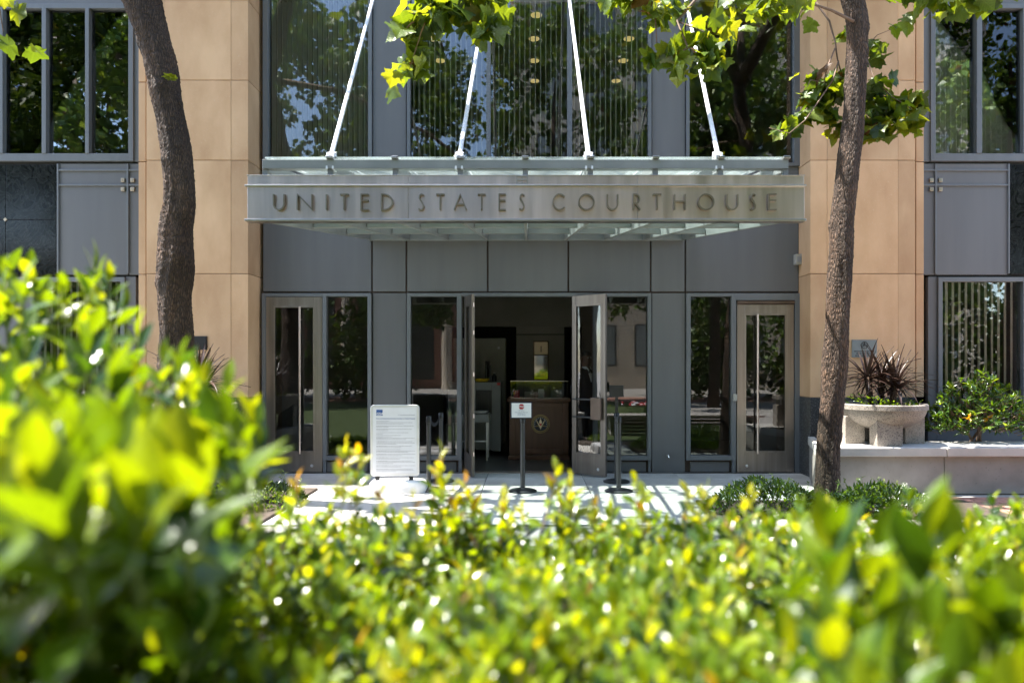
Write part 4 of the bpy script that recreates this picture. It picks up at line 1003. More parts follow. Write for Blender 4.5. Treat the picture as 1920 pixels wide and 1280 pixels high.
# wooden bench ---------------------------------------------------------
bn = thing('wooden_bench', 'weathered grey plank bench at the lawn edge on the right', 'bench', (3.1, 4.9, 0))
for i in range(4): bx('seat_plank', bn, 'wood', 1.75, 5.4, 4.55 + .155 * i, 4.55 + .155 * i + .147, .43, .475, .006)
for i in range(5): bx('front_plank', bn, 'wood', 1.77, 5.38, 4.56, 4.595, .02 + .082 * i, .02 + .082 * i + .070, .006)
for x in (1.95, 3.55, 5.2): bx('leg', bn, 'wood', x - .05, x + .05, 4.60, 5.12, 0, .429, .005)

# ================================================================== TREES
def trunk_mesh(path, Y, segs=44, step=.018, seed=0, lean=0, gain=1.0):
    """path: (px, py, width px) from the base upward"""
    pts = [(Vector((X(a, Y), Y + lean * (Z(b, Y)), Z(b, Y))), gain * wd / F * Y / 2) for a, b, wd in path]
    P, Rr = [], []
    zs_ = [p.z for p, _ in pts]; z = zs_[0]
    while z < zs_[-1]:
        i = max(k for k in range(len(zs_)) if zs_[k] <= z); i = min(i, len(zs_) - 2); t = (z - zs_[i]) / (zs_[i+1] - zs_[i])
        def cr(f):
            a, b, c, d = f(max(i-1, 0)), f(i), f(i+1), f(min(i+2, len(pts)-1)); return .5 * ((2*b) + (c-a)*t + (2*a-5*b+4*c-d)*t*t + (3*b-a-3*c+d)*t**3)
        P.append(Vector((cr(lambda k: pts[k][0].x), cr(lambda k: pts[k][0].y), z))); Rr.append(cr(lambda k: pts[k][1])); z += step
    rs = np.random.RandomState(seed); vs = []; n = segs
    ph = rs.uniform(0, 6.28, 12); am = rs.uniform(.2, 1, 12)
    knots = [(rs.uniform(0, 6.28), rs.uniform(zs_[0] + .6, zs_[-1]), rs.uniform(.05, .11)) for _ in range(14)]
    for p, r_ in zip(P, Rr):
        for j in range(n):
            a = 2 * math.pi * j / n
            k = 1 + .03 * math.sin(3 * a + ph[0] + p.z * 1.7) + .025 * math.sin(5 * a + ph[1] - p.z * 3.1) + .022 * math.sin(2 * a + ph[2] + p.z * 7)
            k += .085 * (abs(math.sin(5.5 * a + 1.6 * math.sin(2.1 * p.z + ph[3]) + .7 * math.sin(6.3 * p.z + ph[4]))) * abs(math.sin(4 * a + 2.0 * math.sin(1.3 * p.z + ph[5]))) - .4) + .04 * rs.uniform(-1, 1) ** 3
            for ka, kz, ks in knots:
                da = math.atan2(math.sin(a - ka), math.cos(a - ka)); k += ks * 1.4 * math.exp(-(da / .4) ** 2 - ((p.z - kz) / .07) ** 2)
            vs.append((p.x + r_ * k * math.cos(a), p.y + r_ * k * math.sin(a), p.z))
    m = len(P)
    mb = MB().add(vs, [(i*n+j, i*n+(j+1) % n, (i+1)*n+(j+1) % n, (i+1)*n+j) for i in range(m-1) for j in range(n)] + [tuple(range((m-1)*n, m*n))])
    return mb
T_PL = [(.050, .098, .017), (.072, .130, .019), (.10, .165, .022), (.14, .195, .028), (.036, .075, .016), (.14, .145, .025), (.085, .048, .022)]
PLV = (leaf_variants('plane', T_PL, 'treeleaf'), T_PL)
PW = [0, 1, 2, 3, 2, 1, 2, 3, 1, 2, 3, 0, 1, 2, 4, 1, 2, 3, 0, 1, 2, 4, 3, 1, 1, 1, 1, 1, 2, 2, 2, 2, 3, 3, 4, 4, 4, 0, 1, 2, 0, 1, 2, 1, 0, 5, 4, 2, 1, 6]
TY = 8.3
def hang(p0, n, spread, specs, size=(.17, .25), drop=.6):
    for _ in range(n):
        p = np.array(p0) + NR.normal(0, 1, 3) * np.array(spread)
        a = R.uniform(0, 6.283); d = np.array((math.cos(a) * .8, math.sin(a) * .8, -drop + R.uniform(-.5, .45)))
        up_ = np.array((-d[0] * .5, -d[1] * .5, .8)) + nz3(.45)
        specs.append((p, frame(d, up_), R.uniform(*size), R.choice(PW)))
def twig(pts, r0=.012, r1=.004):
    k = len(pts); return [Vector(p) for p in pts], [r0 + (r1 - r0) * i / (k - 1) for i in range(k)]
def tp_(px, py, Y): return (X(px, Y), Y, Z(py, Y))

# left tree
lt = thing('plane_tree', 'thick leaning street tree trunk on the left in front of the stone pier', 'tree', (X(325, TY), TY, 0), 'plane trees in front of the courthouse')
path = [(322, 945, 84), (322, 900, 74), (324, 760, 64), (330, 640, 62), (328, 560, 59), (330, 500, 65), (331, 430, 58), (337, 380, 57), (333, 300, 55), (324, 240, 54), (313, 190, 55), (304, 140, 57), (295, 100, 58), (283, 60, 62), (272, 25, 68), (262, -10, 72), (250, -60, 66), (240, -130, 60)]
obj('trunk', trunk_mesh(path, TY, seed=3, gain=.96), 'bark', lt, smooth=True)
top = Vector(tp_(240, -125, TY))
lb = MB(); 
for e, r_ in (((-3.6, 8.8, 10.2), .11), ((-4.6, 7.4, 10.4), .10), ((-4.9, 9.1, 9.6), .08)): 
    e = Vector(e); mid = (top + e) / 2 + Vector((R.uniform(-.3, .3), R.uniform(-.3, .3), .3)); lb.tube([top - Vector((0, 0, .2)), mid, e], [r_ * 1.6, r_, r_ * .4], 10)
obj('limb', lb, 'bark', lt, smooth=True)
br = MB()
bpts = [top, tp_(420, -150, 7.9), tp_(640, -130, 7.2), tp_(800, -60, 6.8), tp_(840, 0, 6.7)]
P_, r_ = twig(bpts, .06, .012); br.tube(P_, r_, 8)
for pts in ([tp_(800, -60, 6.8), tp_(806, 20, 6.7), tp_(790, 60, 6.65), tp_(768, 130, 6.65)], [tp_(800, -60, 6.8), tp_(880, -10, 6.75), tp_(905, 45, 6.7)], [tp_(806, 20, 6.7), tp_(770, 45, 6.65), tp_(748, 70, 6.65)]):
    P_, r_ = twig(pts); br.tube(P_, r_, 6)
br.tube(*twig([tp_(-40, -60, 7.8), tp_(0, 20, 7.7), tp_(6, 60, 7.7)]), 6)
obj('branch', br, 'twig', lt, smooth=True)
specs = []
for px, py, n in ((760, 60, 7), (775, 105, 6), (755, 140, 5), (790, 50, 8), (820, 30, 12), (850, 10, 14), (880, 30, 14), (905, 50, 12), (925, 60, 6), (800, 0, 10), (900, 5, 10), (850, -40, 12), (4, 75, 2), (-4, 10, 4)):
    hang(tp_(px, py - 14, 6.7 if px > 100 else 7.7), int(n * 1.5), (.075, .10, .06), specs, (.14, .22))
for _ in range(5):                              # the little sprout on the trunk
    p = np.array(tp_(320, 150, TY - .2)); d = np.array((R.uniform(-1, 1.2), -.4, R.uniform(0, .7))); specs.append((p, frame(d, np.array((0, 0, 1.)) + nz3(.2)), .10, 3))
for _ in range(120):                            # crown above the frame
    u = NR.normal(0, 1, 3); u /= np.linalg.norm(u); p = np.array((-4.0, 8.6, 9.6)) + u * np.array((2.6, 1.8, 1.8)) * R.random() ** .4
    d = nz3(1); d[2] -= .5; specs.append((p, frame(d, np.array((0, 0, 1.)) + nz3(.5)), R.uniform(.16, .26), R.choice(PW)))
place_leaves(lt, 'leaf', specs, PLV, 'plane', 'treeleaf', 200, lambda s: s[0][2])

# right tree
rt = thing('plane_tree', 'slender street tree with leafy twigs on the right before the stone pier', 'tree', (X(1552, TY), TY, 0), 'plane trees in front of the courthouse')
path = [(1548, 950, 60), (1551, 915, 52), (1554, 830, 47), (1561, 740, 48), (1564, 690, 51), (1567, 640, 50), (1572, 560, 48), (1577, 480, 49), (1581, 400, 46), (1590, 310, 46), (1600, 230, 44), (1604, 150, 43), (1606, 90, 42), (1606, 40, 44), (1598, 0, 44), (1590, -60, 40), (1588, -140, 34)]
obj('trunk', trunk_mesh(path, TY, seed=9, gain=.87), 'bark', rt, smooth=True)
top = Vector(tp_(1588, -135, TY)); lb = MB()
for e, r_ in (((5.2, 8.8, 9.8), .08), ((3.2, 7.6, 9.6), .07), ((4.4, 6.9, 9.0), .06)):
    e = Vector(e); mid = (top + e) / 2 + Vector((R.uniform(-.3, .3), R.uniform(-.3, .3), .3)); lb.tube([top - Vector((0, 0, .2)), mid, e], [r_ * 1.6, r_, r_ * .4], 10)
obj('limb', lb, 'bark', rt, smooth=True)
def tp2(px, py, Y): return tp_(px, py, Y + .62)
br = MB()
for pts, a, b in (([tp_(1600, 40, 8.2), tp_(1560, 20, 8.0), tp_(1530, 10, 7.8), tp_(1450, -20, 7.6)], .02, .008),
                  ([tp2(1530, 5, 7.9), tp2(1555, 40, 7.9), tp2(1566, 80, 7.9), tp2(1570, 110, 7.9), tp2(1578, 140, 8.0)], .014, .008),
                  ([tp2(1566, 90, 7.9), tp2(1550, 130, 7.85), tp2(1545, 155, 7.8), tp2(1520, 150, 7.8), tp2(1510, 170, 7.75)], .010, .004),
                  ([tp2(1572, 115, 7.9), tp2(1562, 150, 7.8), tp2(1535, 190, 7.7), tp2(1510, 225, 7.6), tp2(1480, 250, 7.55), tp2(1442, 240, 7.5)], .010, .004),
                  ([tp2(1625, 110, 8.1), tp2(1640, 150, 8.0), tp2(1670, 180, 7.9), tp2(1710, 205, 7.85)], .010, .004),
                  ([tp2(1622, 90, 8.1), tp2(1645, 66, 8.0), tp2(1672, 55, 8.0)], .007, .003),
                  ([tp_(1480, -60, 7.2), tp_(1330, -30, 6.9), tp_(1270, 40, 6.8), tp_(1290, 90, 6.75), tp_(1250, 115, 6.7)], .022, .006),
                  ([tp_(1225, -60, 6.8), tp_(1228, 20, 6.75), tp_(1232, 90, 6.7), tp_(1240, 115, 6.7)], .009, .004),
                  ([tp_(1270, 40, 6.8), tp_(1320, 60, 6.75), tp_(1345, 100, 6.7)], .009, .004),
                  ([tp_(1480, -60, 7.2), tp_(1600, -50, 7.0), tp_(1720, -30, 6.9), tp_(1850, -5, 6.9)], .02, .008)):
    P_, r_ = twig(pts, a, b); br.tube(P_, r_, 7)
obj('branch', br, 'twig', rt, smooth=True)
specs = []
for px, py, n, Y, sp_ in ((1160, 0, 9, 6.8, .06), (1190, -10, 9, 6.8, .07), (1215, 20, 6, 6.75, .05), (1240, 35, 6, 6.75, .05), (1270, 20, 5, 6.8, .06), (1300, 70, 6, 6.75, .06), (1340, 60, 6, 6.75, .06), (1350, 100, 5, 6.7, .05), (1240, 110, 7, 6.7, .05), (1270, 115, 9, 6.7, .06), (1310, 115, 9, 6.7, .06), (1330, 125, 5, 6.7, .05),
                     (1390, -8, 10, 7.2, .08), (1440, 0, 14, 7.3, .09), (1480, 5, 10, 7.4, .08), (1510, 20, 6, 7.6, .06), (1420, 25, 4, 7.3, .05), (1700, -10, 10, 7.0, .08), (1760, 0, 12, 7.0, .09), (1800, 0, 12, 7.0, .08), (1840, -5, 12, 7.0, .08), (1870, -10, 6, 7.0, .06),
                     (1520, 170, 8, 7.8, .07), (1545, 175, 10, 7.7, .08), (1570, 165, 12, 7.9, .08), (1530, 205, 10, 7.7, .07), (1550, 220, 9, 7.7, .07), (1500, 235, 8, 7.6, .06), (1470, 245, 5, 7.55, .05), (1580, 245, 7, 7.9, .05), (1580, 185, 8, 7.9, .06),
                     (1640, 170, 9, 7.9, .07), (1660, 200, 14, 7.9, .09), (1690, 200, 10, 7.85, .07), (1640, 225, 12, 7.9, .08), (1670, 240, 12, 7.9, .08), (1700, 245, 6, 7.85, .06), (1625, 260, 6, 7.9, .05), (1715, 205, 4, 7.85, .05),
                     (1640, 90, 4, 8.0, .05), (1672, 55, 1, 8.0, .02), (1655, 110, 2, 8.0, .03), (1585, 80, 3, 8.0, .03)):
    if 1430 < px < 1730 and py > 50: Y = 8.65
    hang(tp_(px, py - 10, Y), int(n * (1.7 if Y > 8.6 else 1.3) + .5), (sp_ * 1.3, sp_ * 1.4, sp_ * 1.1), specs, (.11, .22))
for _ in range(430):
    u = NR.normal(0, 1, 3); u /= np.linalg.norm(u); p = np.array((3.9, 8.5, 9.3)) + u * np.array((2.6, 1.9, 1.8)) * R.random() ** .4
    d = nz3(1); d[2] -= .5; specs.append((p, frame(d, np.array((0, 0, 1.)) + nz3(.5)), R.uniform(.16, .26), R.choice(PW)))
place_leaves(rt, 'leaf', specs, PLV, 'plane', 'treeleaf', 290, lambda s: s[0][2])

# trees and building across the lawn, seen mirrored in the glass ---------------
def far_tree(x, y, h, rx, n, lab, seed, nm='lawn_tree', cat='tree', grp='trees across the lawn mirrored in the glass'):
    rs = np.random.RandomState(seed)
    t = thing(nm, lab, cat, (x, y, 0), grp)
    mb = MB().tube([(x, y, -.05), (x + .1, y, h * .3), (x - .05, y + .1, h * .55), (x + .1, y, h * .8)], [.24, .18, .13, .05], 10)
    for k in range(5):
        a = rs.uniform(0, 6.28); z = h * rs.uniform(.3, .6); mb.tube([(x, y, z), (x + math.cos(a) * rx * .4, y + math.sin(a) * rx * .4, z + .6), (x + math.cos(a) * rx * .8, y + math.sin(a) * rx * .8, z + 1.5)], [.09, .06, .02], 7)
    obj('trunk', mb, 'bark', t, smooth=True)
    cl = [(rs.uniform(-1, 1) * rx * .8, rs.uniform(-1, 1) * rx * .8, h * rs.uniform(.24 if h > 6 else .1, .98), rs.uniform(.7, 1.3)) for _ in range(44)]
    locs, rots, sc, ti = [], [], [], []
    for _ in range(n):
        c = cl[rs.randint(len(cl))]; u = rs.normal(0, 1, 3); u /= np.linalg.norm(u)
        locs.append(np.array((x, y, 0)) + np.array(c[:3]) + u * c[3] * rs.uniform(.5, 1) - np.array((x, y, 0)))
        rots.append(frame(rs.normal(0, 1, 3) + np.array((0, 0, -.4)), rs.normal(0, .6, 3) + np.array((0, 0, 1.)))); sc.append(rs.uniform(.2, .36)); ti.append(T_PL[PW[rs.randint(len(PW))]])
    me = leafmesh('crown', 'clump', rots, locs, sc, ti, 'farleaf'); o = bpy.data.objects.new('crown', me); COL.objects.link(o); o.parent = t
for i, a in enumerate(((-16.5, -5.0, 17, 3.8, 'broad green tree across the lawn, farthest left in the front row mirrored in the glass'), (-10.8, -6.5, 18, 3.6, 'tall green tree across the lawn mirrored in the left side windows'), (-5.2, -5.4, 14.5, 3.1, 'green tree across the lawn mirrored in the left half of the centre windows'),
                       (1.0, -7.2, 16.5, 3.4, 'dense green tree across the lawn mirrored right behind the tie rods'), (7.0, -5.0, 15, 3.2, 'green tree across the lawn mirrored beside the right trunk'), (13.0, -5.6, 17, 3.7, 'round green tree across the lawn mirrored in the right side windows'), (19.0, -6.2, 17, 3.8, 'large green tree across the lawn, farthest right in the front row mirrored in the glass'),
                       (-22, -6, 17, 3.8, 'outermost green tree across the lawn beyond the left window wall'), (-6.0, -13, 19, 3.6, 'tallest green tree behind the front row across the lawn on the left'), (7.2, -13.5, 18, 3.6, 'tall green tree behind the front row across the lawn on the right'),
                       (-14.5, -13, 19, 3.8, 'tall green tree in the back row across the lawn, far left'), (15.5, -13, 19, 3.8, 'tall green tree in the back row across the lawn, far right'), (22, -9, 18, 3.8, 'outermost green tree across the lawn beyond the right window wall'), (-19.5, -11, 19, 3.8, 'tall green tree in the back row across the lawn, beyond the left windows'))):
    far_tree(*a[:4], 7500, a[4], seed=20 + i)
for i, (x, y) in enumerate(((-21, -10), (-16.5, -11), (-12, -10.2), (-7.6, -11.2), (9.0, -10.4), (13.2, -11), (17.6, -10), (22, -11))):
    far_tree(x, y, 4.4, 1.9, 2200, ('leftmost tall shrub', 'second tall shrub from the left', 'third tall shrub from the left', 'fourth tall shrub from the left', 'fourth tall shrub from the right', 'third tall shrub from the right', 'second tall shrub from the right', 'rightmost tall shrub')[i] + ' across the lawn, mirrored in the glass', 60 + i, 'tall_shrub', 'shrub', 'row of tall shrubs across the lawn')
lb_ = thing('arcade_building', 'low brown building with a row of columns across the lawn mirrored in the lower glass', 'building', (-16, -24, 0))
bx('wall', lb_, 'brick', -36, -1.4, -30, -24.5, 0, 8.5, .02)
bx('roof', lb_, 'beige', -36.3, -1.2, -30.3, -23.6, 8.501, 9.1, .02)
for i in range(11): obj('column', MB().lathe([(.38, 0), (.34, .3), (.30, 8.2), (.4, 8.5)], (-35 + 3.3 * i, -23.9, 0), 14), 'beige', lb_, smooth=40)
for i in range(10): bx('window', lb_, 'lobbyd', -34.4 + 3.3 * i, -32.6 + 3.3 * i, -24.52, -24.47, .6, 6.4, 0)
ob = thing('opposite_building', 'pale stone building with window rows across the lawn mirrored in the upper glass', 'building', (12, -24, 0))
bx('wall', ob, 'beige', -1, 30, -34, -24, 0, 27, .02)
for i in range(9):
    for j in range(6): 
        wn_ = bx('window', ob, 'lobbyd', .6 + 3.2 * i, 2.6 + 3.2 * i, -24.02, -23.97, 1.5 + 4.2 * j, 4.2 + 4.2 * j, .0)
        obj('pane', MB().box(.7 + 3.2 * i, 2.5 + 3.2 * i, -23.968, -23.955, 1.6 + 4.2 * j, 4.1 + 4.2 * j), 'plaque', wn_)
bx('cornice', ob, 'beige', -1.3, 30.3, -34.3, -23.7, 27.001, 27.5, .02)

# ================================================================== GROUND COVER AND BUSHES
def mound(name, label, cat, cx_, cy_, rx, ry, h, n, kinds, sc, kind='lance', top_spr=12, z0=.03, keep=0, grp=None):
    t = thing(name, label, cat, (cx_, cy_, z0), grp); specs = []
    for _ in range(n):
        a = R.uniform(0, 6.283); q = math.sqrt(R.random()); x, y = rx * q * math.cos(a), ry * q * math.sin(a)
        hh = h * (1 - q ** 3) * (.75 + .35 * math.sin(3.1 * (cx_ + x)) * math.sin(4.3 * (cy_ + y)))
        z = hh * (1 - .45 * R.random() ** 2)
        d = np.array((x / rx * .6, y / ry * .6 - .25, R.uniform(.1, 1.1))) + nz3(.45)
        specs.append((np.array((cx_ + x, cy_ + y, z0 + z)), frame(d, np.array((d[0] * .4, -.4, .8)) + nz3(.3)), R.uniform(*sc), R.randrange(len(kinds))))
    st_ = MB()
    for _ in range(top_spr):
        a = R.uniform(0, 6.283); q = math.sqrt(R.random()) * .9; x, y = cx_ + rx * q * math.cos(a), cy_ + ry * q * math.sin(a); L = R.uniform(.12, .26); b = Vector((R.uniform(-.08, .08), R.uniform(-.06, .06), L))
        p0 = Vector((x, y, z0 + h * (1 - q ** 3) * .6)); st_.tube([p0, p0 + b * .5 + Vector((.01, 0, .02)), p0 + b], [.004, .003, .002], 5)
        for k in range(7):
            pp = p0 + b * (.3 + .1 * k); a2 = R.uniform(0, 6.283); d = np.array((math.cos(a2), math.sin(a2), .5)); specs.append((np.array(pp), frame(d, np.array((0, 0, 1.)) + nz3(.2)), R.uniform(sc[0] * .6, sc[1] * .8), len(kinds) - 1))
    if st_.v: obj('stem', st_, 'stem', t, smooth=True, kind='stuff')
    V2 = (leaf_variants(kind, kinds, 'hedgeleaf'), kinds)
    place_leaves(t, 'leaf', specs, V2, kind, 'hedgeleaf', keep, lambda s: s[0][1])
    return t
TG = [(.022, .05, .014), (.032, .068, .016), (.045, .09, .02), (.07, .13, .03)]
gc = 'mounds of dark ground cover in the planting beds'
mound('ground_cover', 'dark ground cover mound left of the right trunk beside the walkway', 'ground cover', X(1450, 7.6), 7.6, .75, .5, .30, 1700, TG, (.05, .09), grp=gc)
mound('ground_cover', 'dark ground cover around the foot of the right trunk', 'ground cover', X(1590, 7.5), 7.45, .55, .5, .30, 1200, TG, (.05, .09), grp=gc)
mound('ground_cover', 'tallest dark ground cover mound right of the right trunk', 'ground cover', X(1650, 7.2), 7.1, .70, .6, .36, 1900, TG, (.05, .09), top_spr=22, grp=gc)
mound('ground_cover', 'low fine-leaved ground cover behind the bench', 'ground cover', 4.6, 6.6, .75, .35, .14, 1700, TG, (.025, .045), 'small', 4, grp=gc)
mound('ground_cover', 'dark ground cover clump at the left edge of the walkway', 'ground cover', X(470, 8.0), 8.0, .62, .6, .24, 1500, TG, (.05, .09), grp=gc)
mound('ground_cover', 'dark ground cover below the left tree behind the shrub', 'ground cover', -4.7, 7.7, 1.2, .9, .30, 2200, TG, (.05, .09), grp=gc)
TB = [(.025, .055, .013), (.035, .08, .015), (.055, .12, .02), (.10, .17, .03), (.42, .27, .03)]
def bush(x, y, z0, rx, ry, h, n, label, keep=200):
    t = thing('bush', label, 'bush', (x, y, z0), 'bushes in the planters'); specs = []
    st_ = MB()
    for _ in range(n // 7):
        a = R.uniform(0, 6.283); v = R.uniform(-.15, 1); q = R.random() ** .3
        c_ = math.sqrt(max(0, 1 - v * v)); p = np.array((x + rx * q * c_ * math.cos(a), y + ry * q * c_ * math.sin(a), z0 + h * .35 + h * .65 * q * v * (1 + .12 * math.sin(5 * a))))
        o_ = np.array((math.cos(a) * c_, math.sin(a) * c_, v + .5)); o_ /= np.linalg.norm(o_)
        st_.tube([p - o_ * .16, p], [.006, .003], 5)
        tt = 4 if R.random() < .025 else R.choice((0, 0, 1, 1, 1, 2, 2, 3))
        for k in range(7):
            b = o_ * R.uniform(.3, .9) + nz3(.6); specs.append((p - o_ * R.uniform(0, .07), frame(b, o_ + nz3(.4)), R.uniform(.07, .115), tt))
    for k in range(6): st_.tube([(x + R.uniform(-.2, .2), y, z0), (x + R.uniform(-.6, .6) * rx, y + R.uniform(-.4, .4) * ry, z0 + h * .5)], [.018, .010], 6)
    obj('stem', st_, 'twig', t, kind='stuff')
    place_leaves(t, 'leaf', specs, (leaf_variants('lance', TB, 'hedgeleaf'), TB), 'lance', 'hedgeleaf', keep, lambda s: s[0][1])
bush(X(1835, 9.3), 9.3, .50, .68, .42, .98, 2300, 'glossy green bush with some yellow leaves in the planter right of the bowl')
bush(X(1835, 9.45) + 1.25, 9.5, .50, .70, .40, .85, 900, 'glossy green bush at the right edge of the picture in the planter', 60)
bush(-6.6, 9.5, .50, .8, .40, .9, 700, 'green bush in the left planter behind the big-leaved shrub', 40)
fb = thing('flower_bed', 'red and white flowering plants beside the lawn mirrored in the glass right of the doors', 'flowers', (2.9, .4, 0)); specs = []
for _ in range(420):
    p = np.array((3.6 + NR.normal(0, .45), .2 + NR.normal(0, .3), R.uniform(.05, .42))); specs.append((p, frame(nz3(1) + np.array((0, 0, .5)), np.array((0, 0, 1.)) + nz3(.4)), R.uniform(.06, .1), R.randrange(4)))
place_leaves(fb, 'leaf', specs, (leaf_variants('small', TG, 'hedgeleaf'), TG), 'small', 'hedgeleaf', 0, lambda s: s[0][1])
for m, lab in (('petalred', 'red blooms'), ('petalwhite', 'white blooms')):
    mb = MB()
    for _ in range(26): mb.lathe([(.01, -.03), (.045, -.01), (.05, .015), (.02, .035)], (3.6 + NR.normal(0, .4), .25 + NR.normal(0, .25), R.uniform(.40, .5)), 7)
    obj('blossom', mb, m, fb, lab, kind='stuff')

# ================================================================== FOREGROUND HEDGE AND SHRUBS
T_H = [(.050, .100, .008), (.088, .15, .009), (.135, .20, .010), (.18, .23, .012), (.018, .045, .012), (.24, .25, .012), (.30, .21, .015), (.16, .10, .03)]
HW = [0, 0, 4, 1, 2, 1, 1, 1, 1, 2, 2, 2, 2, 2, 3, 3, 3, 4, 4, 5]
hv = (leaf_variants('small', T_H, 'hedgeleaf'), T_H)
hd_ = thing('hedge', 'clipped small-leaved hedge with yellow-green shoots across the foreground', 'hedge', (.5, 1.45, 0)); specs = []; st_ = MB()
HT = 1.135
def htop(x, y): return HT + .045 * math.sin(5 * x + 1.3) * math.sin(6 * y) + .035 * math.sin(13 * x + 7 * y) * math.sin(11 * y - 4 * x)
def shoot(x, y, z, L, n, sizes, tall=False):
    b = np.array((R.uniform(-.3, .3), R.uniform(-.3, .3), 1.0)); b /= np.linalg.norm(b)
    p1 = np.array((x, y, z)); p0 = p1 - b * L
    st_.tube([p0, p1], [.0025, .0012], 4, False)
    az = R.uniform(0, 6.283); young = R.choice(HW)
    for k in range(n):
        t = k / max(1, n - 1); az += 2.4; el = math.radians(18 + 52 * t + R.uniform(-14, 14))
        d = np.array((math.cos(az) * math.cos(el), math.sin(az) * math.cos(el), math.sin(el)))
        ti = (R.choice((5, 5, 5, 3, 3, 3, 3, 6, 7)) if (tall or R.random() < .05) and t > .55 else R.choice(HW) if R.random() < .5 else young)
        specs.append((p0 + (p1 - p0) * (.15 + .85 * t), frame(d, np.array((-.16, -.36, 1.)) * .8 - d * .15 + nz3(.25)), R.uniform(*sizes) * (1 - .35 * t), ti))
for _ in range(1700):
    y = R.uniform(.62, 2.25); x = R.uniform(-1.15, .58 + .62 * y); z = htop(x, y) + R.uniform(-.06, .05) - (.10 * R.random() if R.random() < .3 else 0)
    shoot(x, y, z, R.uniform(.09, .15), 9, (.048, .078))
for _ in range(450):
    y = R.uniform(.62, 2.25); x = R.uniform(-1.15, .58 + .62 * y); shoot(x, y, htop(x, y) - R.uniform(.1, .3), .12, 6, (.050, .08))
for px, py, Y in ((650, 835, 2.05), (668, 850, 2.1), (640, 880, 2.0), (825, 850, 2.1), (835, 905, 2.05), (880, 905, 2.0), (1035, 880, 2.1), (1065, 905, 2.0), (1195, 905, 2.1), (1205, 930, 2.0), (565, 900, 1.9), (720, 925, 2.0), (940, 925, 2.05), (1290, 925, 2.0), (1330, 915, 2.1), (1400, 930, 2.0), (860, 930, 2.0), (780, 940, 1.9), (1110, 950, 2.0)):
    for k in range(2): shoot(X(px, Y) + R.uniform(-.015, .015), Y, Z(py, Y) - .04 * k, .16, 7, (.055, .078), True)
obj('stem', st_, 'twig', hd_, kind='stuff')
place_leaves(hd_, 'leaf', specs, hv, 'small', 'hedgeleaf', 300, lambda s: -(s[0][2] + .0 - .12 * s[0][1]))
core = MB()
for k in range(40):
    x, y = R.uniform(-1.0, 1.6), R.uniform(.8, 2.1); core.tube([(x, y, .03), (x + R.uniform(-.1, .1), y + R.uniform(-.1, .1), .5), (x + R.uniform(-.2, .2), y + R.uniform(-.1, .1), 1.0)], [.012, .009, .004], 5)
obj('woody_stem', core, 'twig', hd_, kind='stuff')
# inner leaves: the hedge's dense body, shade of the gaps put into their dark tint
specs = []
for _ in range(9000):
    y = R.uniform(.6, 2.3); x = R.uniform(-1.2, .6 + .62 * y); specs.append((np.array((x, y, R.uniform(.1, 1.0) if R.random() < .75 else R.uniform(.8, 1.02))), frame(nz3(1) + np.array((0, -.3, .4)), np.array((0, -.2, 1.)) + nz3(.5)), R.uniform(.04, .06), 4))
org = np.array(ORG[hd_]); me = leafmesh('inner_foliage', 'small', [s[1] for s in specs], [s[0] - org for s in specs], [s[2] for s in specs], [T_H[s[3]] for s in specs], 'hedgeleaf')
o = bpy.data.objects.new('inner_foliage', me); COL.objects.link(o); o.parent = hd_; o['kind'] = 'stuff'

T_B = [(.054, .105, .006), (.078, .135, .007), (.112, .17, .008), (.15, .20, .010), (.022, .055, .012)]
BWt = [0, 0, 1, 1, 1, 2, 2, 3, 4]
bv = (leaf_variants('oval', T_B, 'bigleaf'), T_B)
def whorl(p, ax, n, size, specs, st_, L=.16):
    ax = np.array(ax, float); ax /= np.linalg.norm(ax); p = np.array(p); st_.tube([p - ax * L, p], [.005, .003], 6)
    a0 = R.uniform(0, 6.283); u = np.cross(ax, (0.3, 1, .2)); u /= np.linalg.norm(u); v = np.cross(ax, u)
    for k in range(n):
        t = k / max(1, n - 1); a = a0 + k * 2.4; el = math.radians(24 + 52 * t + R.uniform(-12, 12))
        d = (u * math.cos(a) + v * math.sin(a)) * math.cos(el) + ax * math.sin(el)
        specs.append((p - ax * L * .75 * (1 - t), frame(d, ax * .9 - d * .2 + nz3(.15)), size * R.uniform(.75, 1.1) * (1 - .3 * t), R.choice(BWt)))
# left shrub: top edge runs from upper left down to the right
shl = thing('shrub', 'large-leaved bright green shrub filling the left foreground', 'shrub', (-1.3, 1.4, 0), 'big-leaved shrubs in the foreground'); specs = []; st_ = MB()
edge = [(-60, 440), (0, 455), (60, 470), (130, 500), (215, 490), (240, 540), (270, 590), (320, 640), (380, 680), (440, 690), (480, 745), (495, 790), (470, 840), (440, 900), (430, 950), (420, 1010), (410, 1100), (400, 1300)]
def xedge(py):
    for (a, b), (c, d) in zip(edge[:-1], edge[1:]):
        if b <= py <= d: return a + (c - a) * (py - b) / max(1, d - b)
    return 400 if py > 1000 else -60
for px, py in edge[:-3] + [(30, 470), (100, 520), (180, 500), (200, 480)]:          # tips that make the outline
    Y = max(.75, 2.0 - (py - 440) / 600 * 1.0); whorl((X(px - 12, Y), Y, Z(py + 40, Y)), (R.uniform(-.1, .35), R.uniform(-.3, .2), 1), 6, .105, specs, st_)
n = 0
while n < 135:
    py = R.uniform(500, 1330); px = R.uniform(-120, 520)
    if px > xedge(py) - 12: continue
    n += 1
    if py < 900: Y = 2.0 - (py - 440) / 460 * .95 + R.uniform(-.12, .3)
    else: Y = R.uniform(1.02, 1.4)
    whorl((X(px, Y), Y, Z(py, Y)), (R.uniform(-.3, .5), R.uniform(-.6, .3), 1), 7, R.uniform(.10, .15), specs, st_, .2)
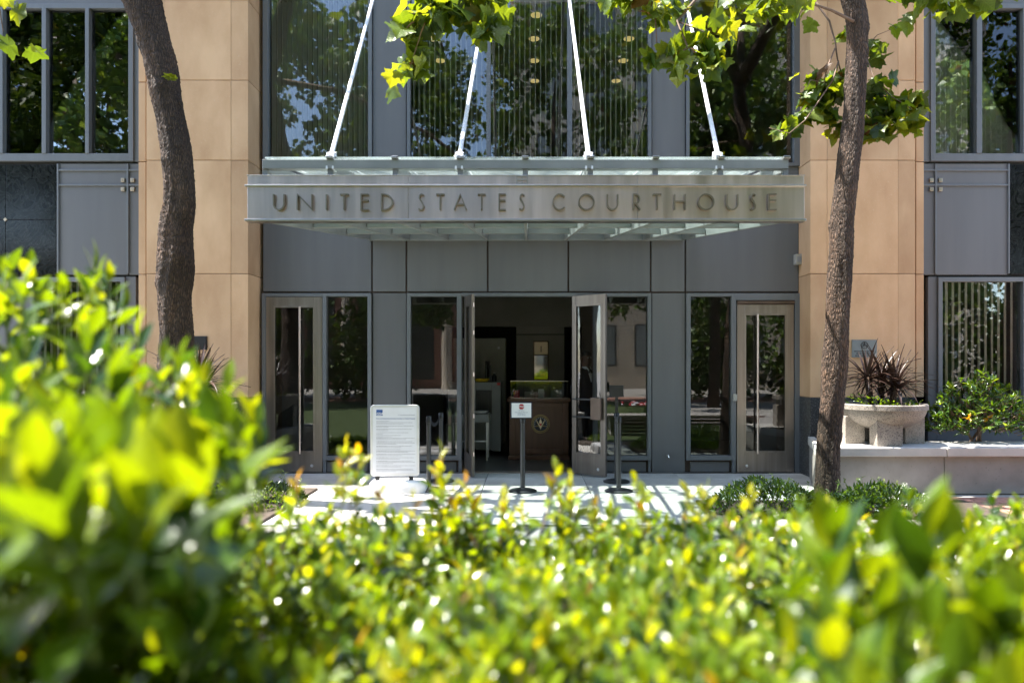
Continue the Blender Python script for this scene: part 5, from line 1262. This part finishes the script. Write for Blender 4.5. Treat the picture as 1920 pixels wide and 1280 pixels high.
for px, py, Y in ((60, 900, .82), (190, 860, .9), (330, 900, .95), (250, 940, .85), (-40, 960, .75), (330, 940, .98), (120, 980, .78), (20, 800, .95)):
    whorl((X(px, Y), Y, Z(py, Y)), (R.uniform(-.2, .4), R.uniform(-.5, 0), 1), 7, .175, specs, st_, .2)
obj('stem', st_, 'stem', shl, smooth=True, kind='stuff')
tr_ = MB()
for k in range(14):
    x, y = R.uniform(-1.9, -1.05), R.uniform(1.45, 2.1); tr_.tube([(x * .9, y, .03), (x, y, .7), (x + R.uniform(-.1, .1), y, 1.35)], [.02, .014, .007], 6)
obj('woody_stem', tr_, 'twig', shl, smooth=True, kind='stuff')
place_leaves(shl, 'leaf', specs, bv, 'oval', 'bigleaf', 290, lambda s: s[0][1])
# right shrub
shr = thing('shrub', 'large-leaved bright green shrub shoots at the right front of the hedge', 'shrub', (.7, 1.0, 0), 'big-leaved shrubs in the foreground'); specs = []; st_ = MB()
for px, py, Y, s in ((1560, 985, 1.15, .11), (1640, 1000, 1.1, .105), (1740, 965, 1.0, .125), (1790, 1010, .98, .11), (1860, 1050, .95, .10), (1560, 1090, 1.0, .10), (1650, 1120, .95, .105), (1480, 1080, 1.05, .085), (1740, 1150, .9, .10), (1850, 1160, .9, .11), (1560, 1190, .9, .10), (1660, 1230, .85, .10), (1780, 1250, .85, .11), (1900, 1240, .85, .11), (1600, 1300, .8, .1), (1930, 1120, .92, .10), (1480, 1200, .9, .08), (1960, 1040, 1.0, .11), (1880, 1310, .8, .1)):
    whorl((X(px, Y), Y, Z(py + 28, Y)), (R.uniform(-.25, .3), R.uniform(-.3, .2), 1), 7, s * 1.25, specs, st_, .16)
obj('stem', st_, 'stem', shr, smooth=True, kind='stuff')
tr_ = MB()
for k in range(8):
    x, y = R.uniform(.35, .75), R.uniform(.82, 1.15); tr_.tube([(x, y, .03), (x, y, .6), (x + R.uniform(-.06, .06), y, 1.15)], [.014, .010, .006], 6)
obj('woody_stem', tr_, 'twig', shr, smooth=True, kind='stuff')
place_leaves(shr, 'leaf', specs, bv, 'oval', 'bigleaf', 290, lambda s: s[0][1])
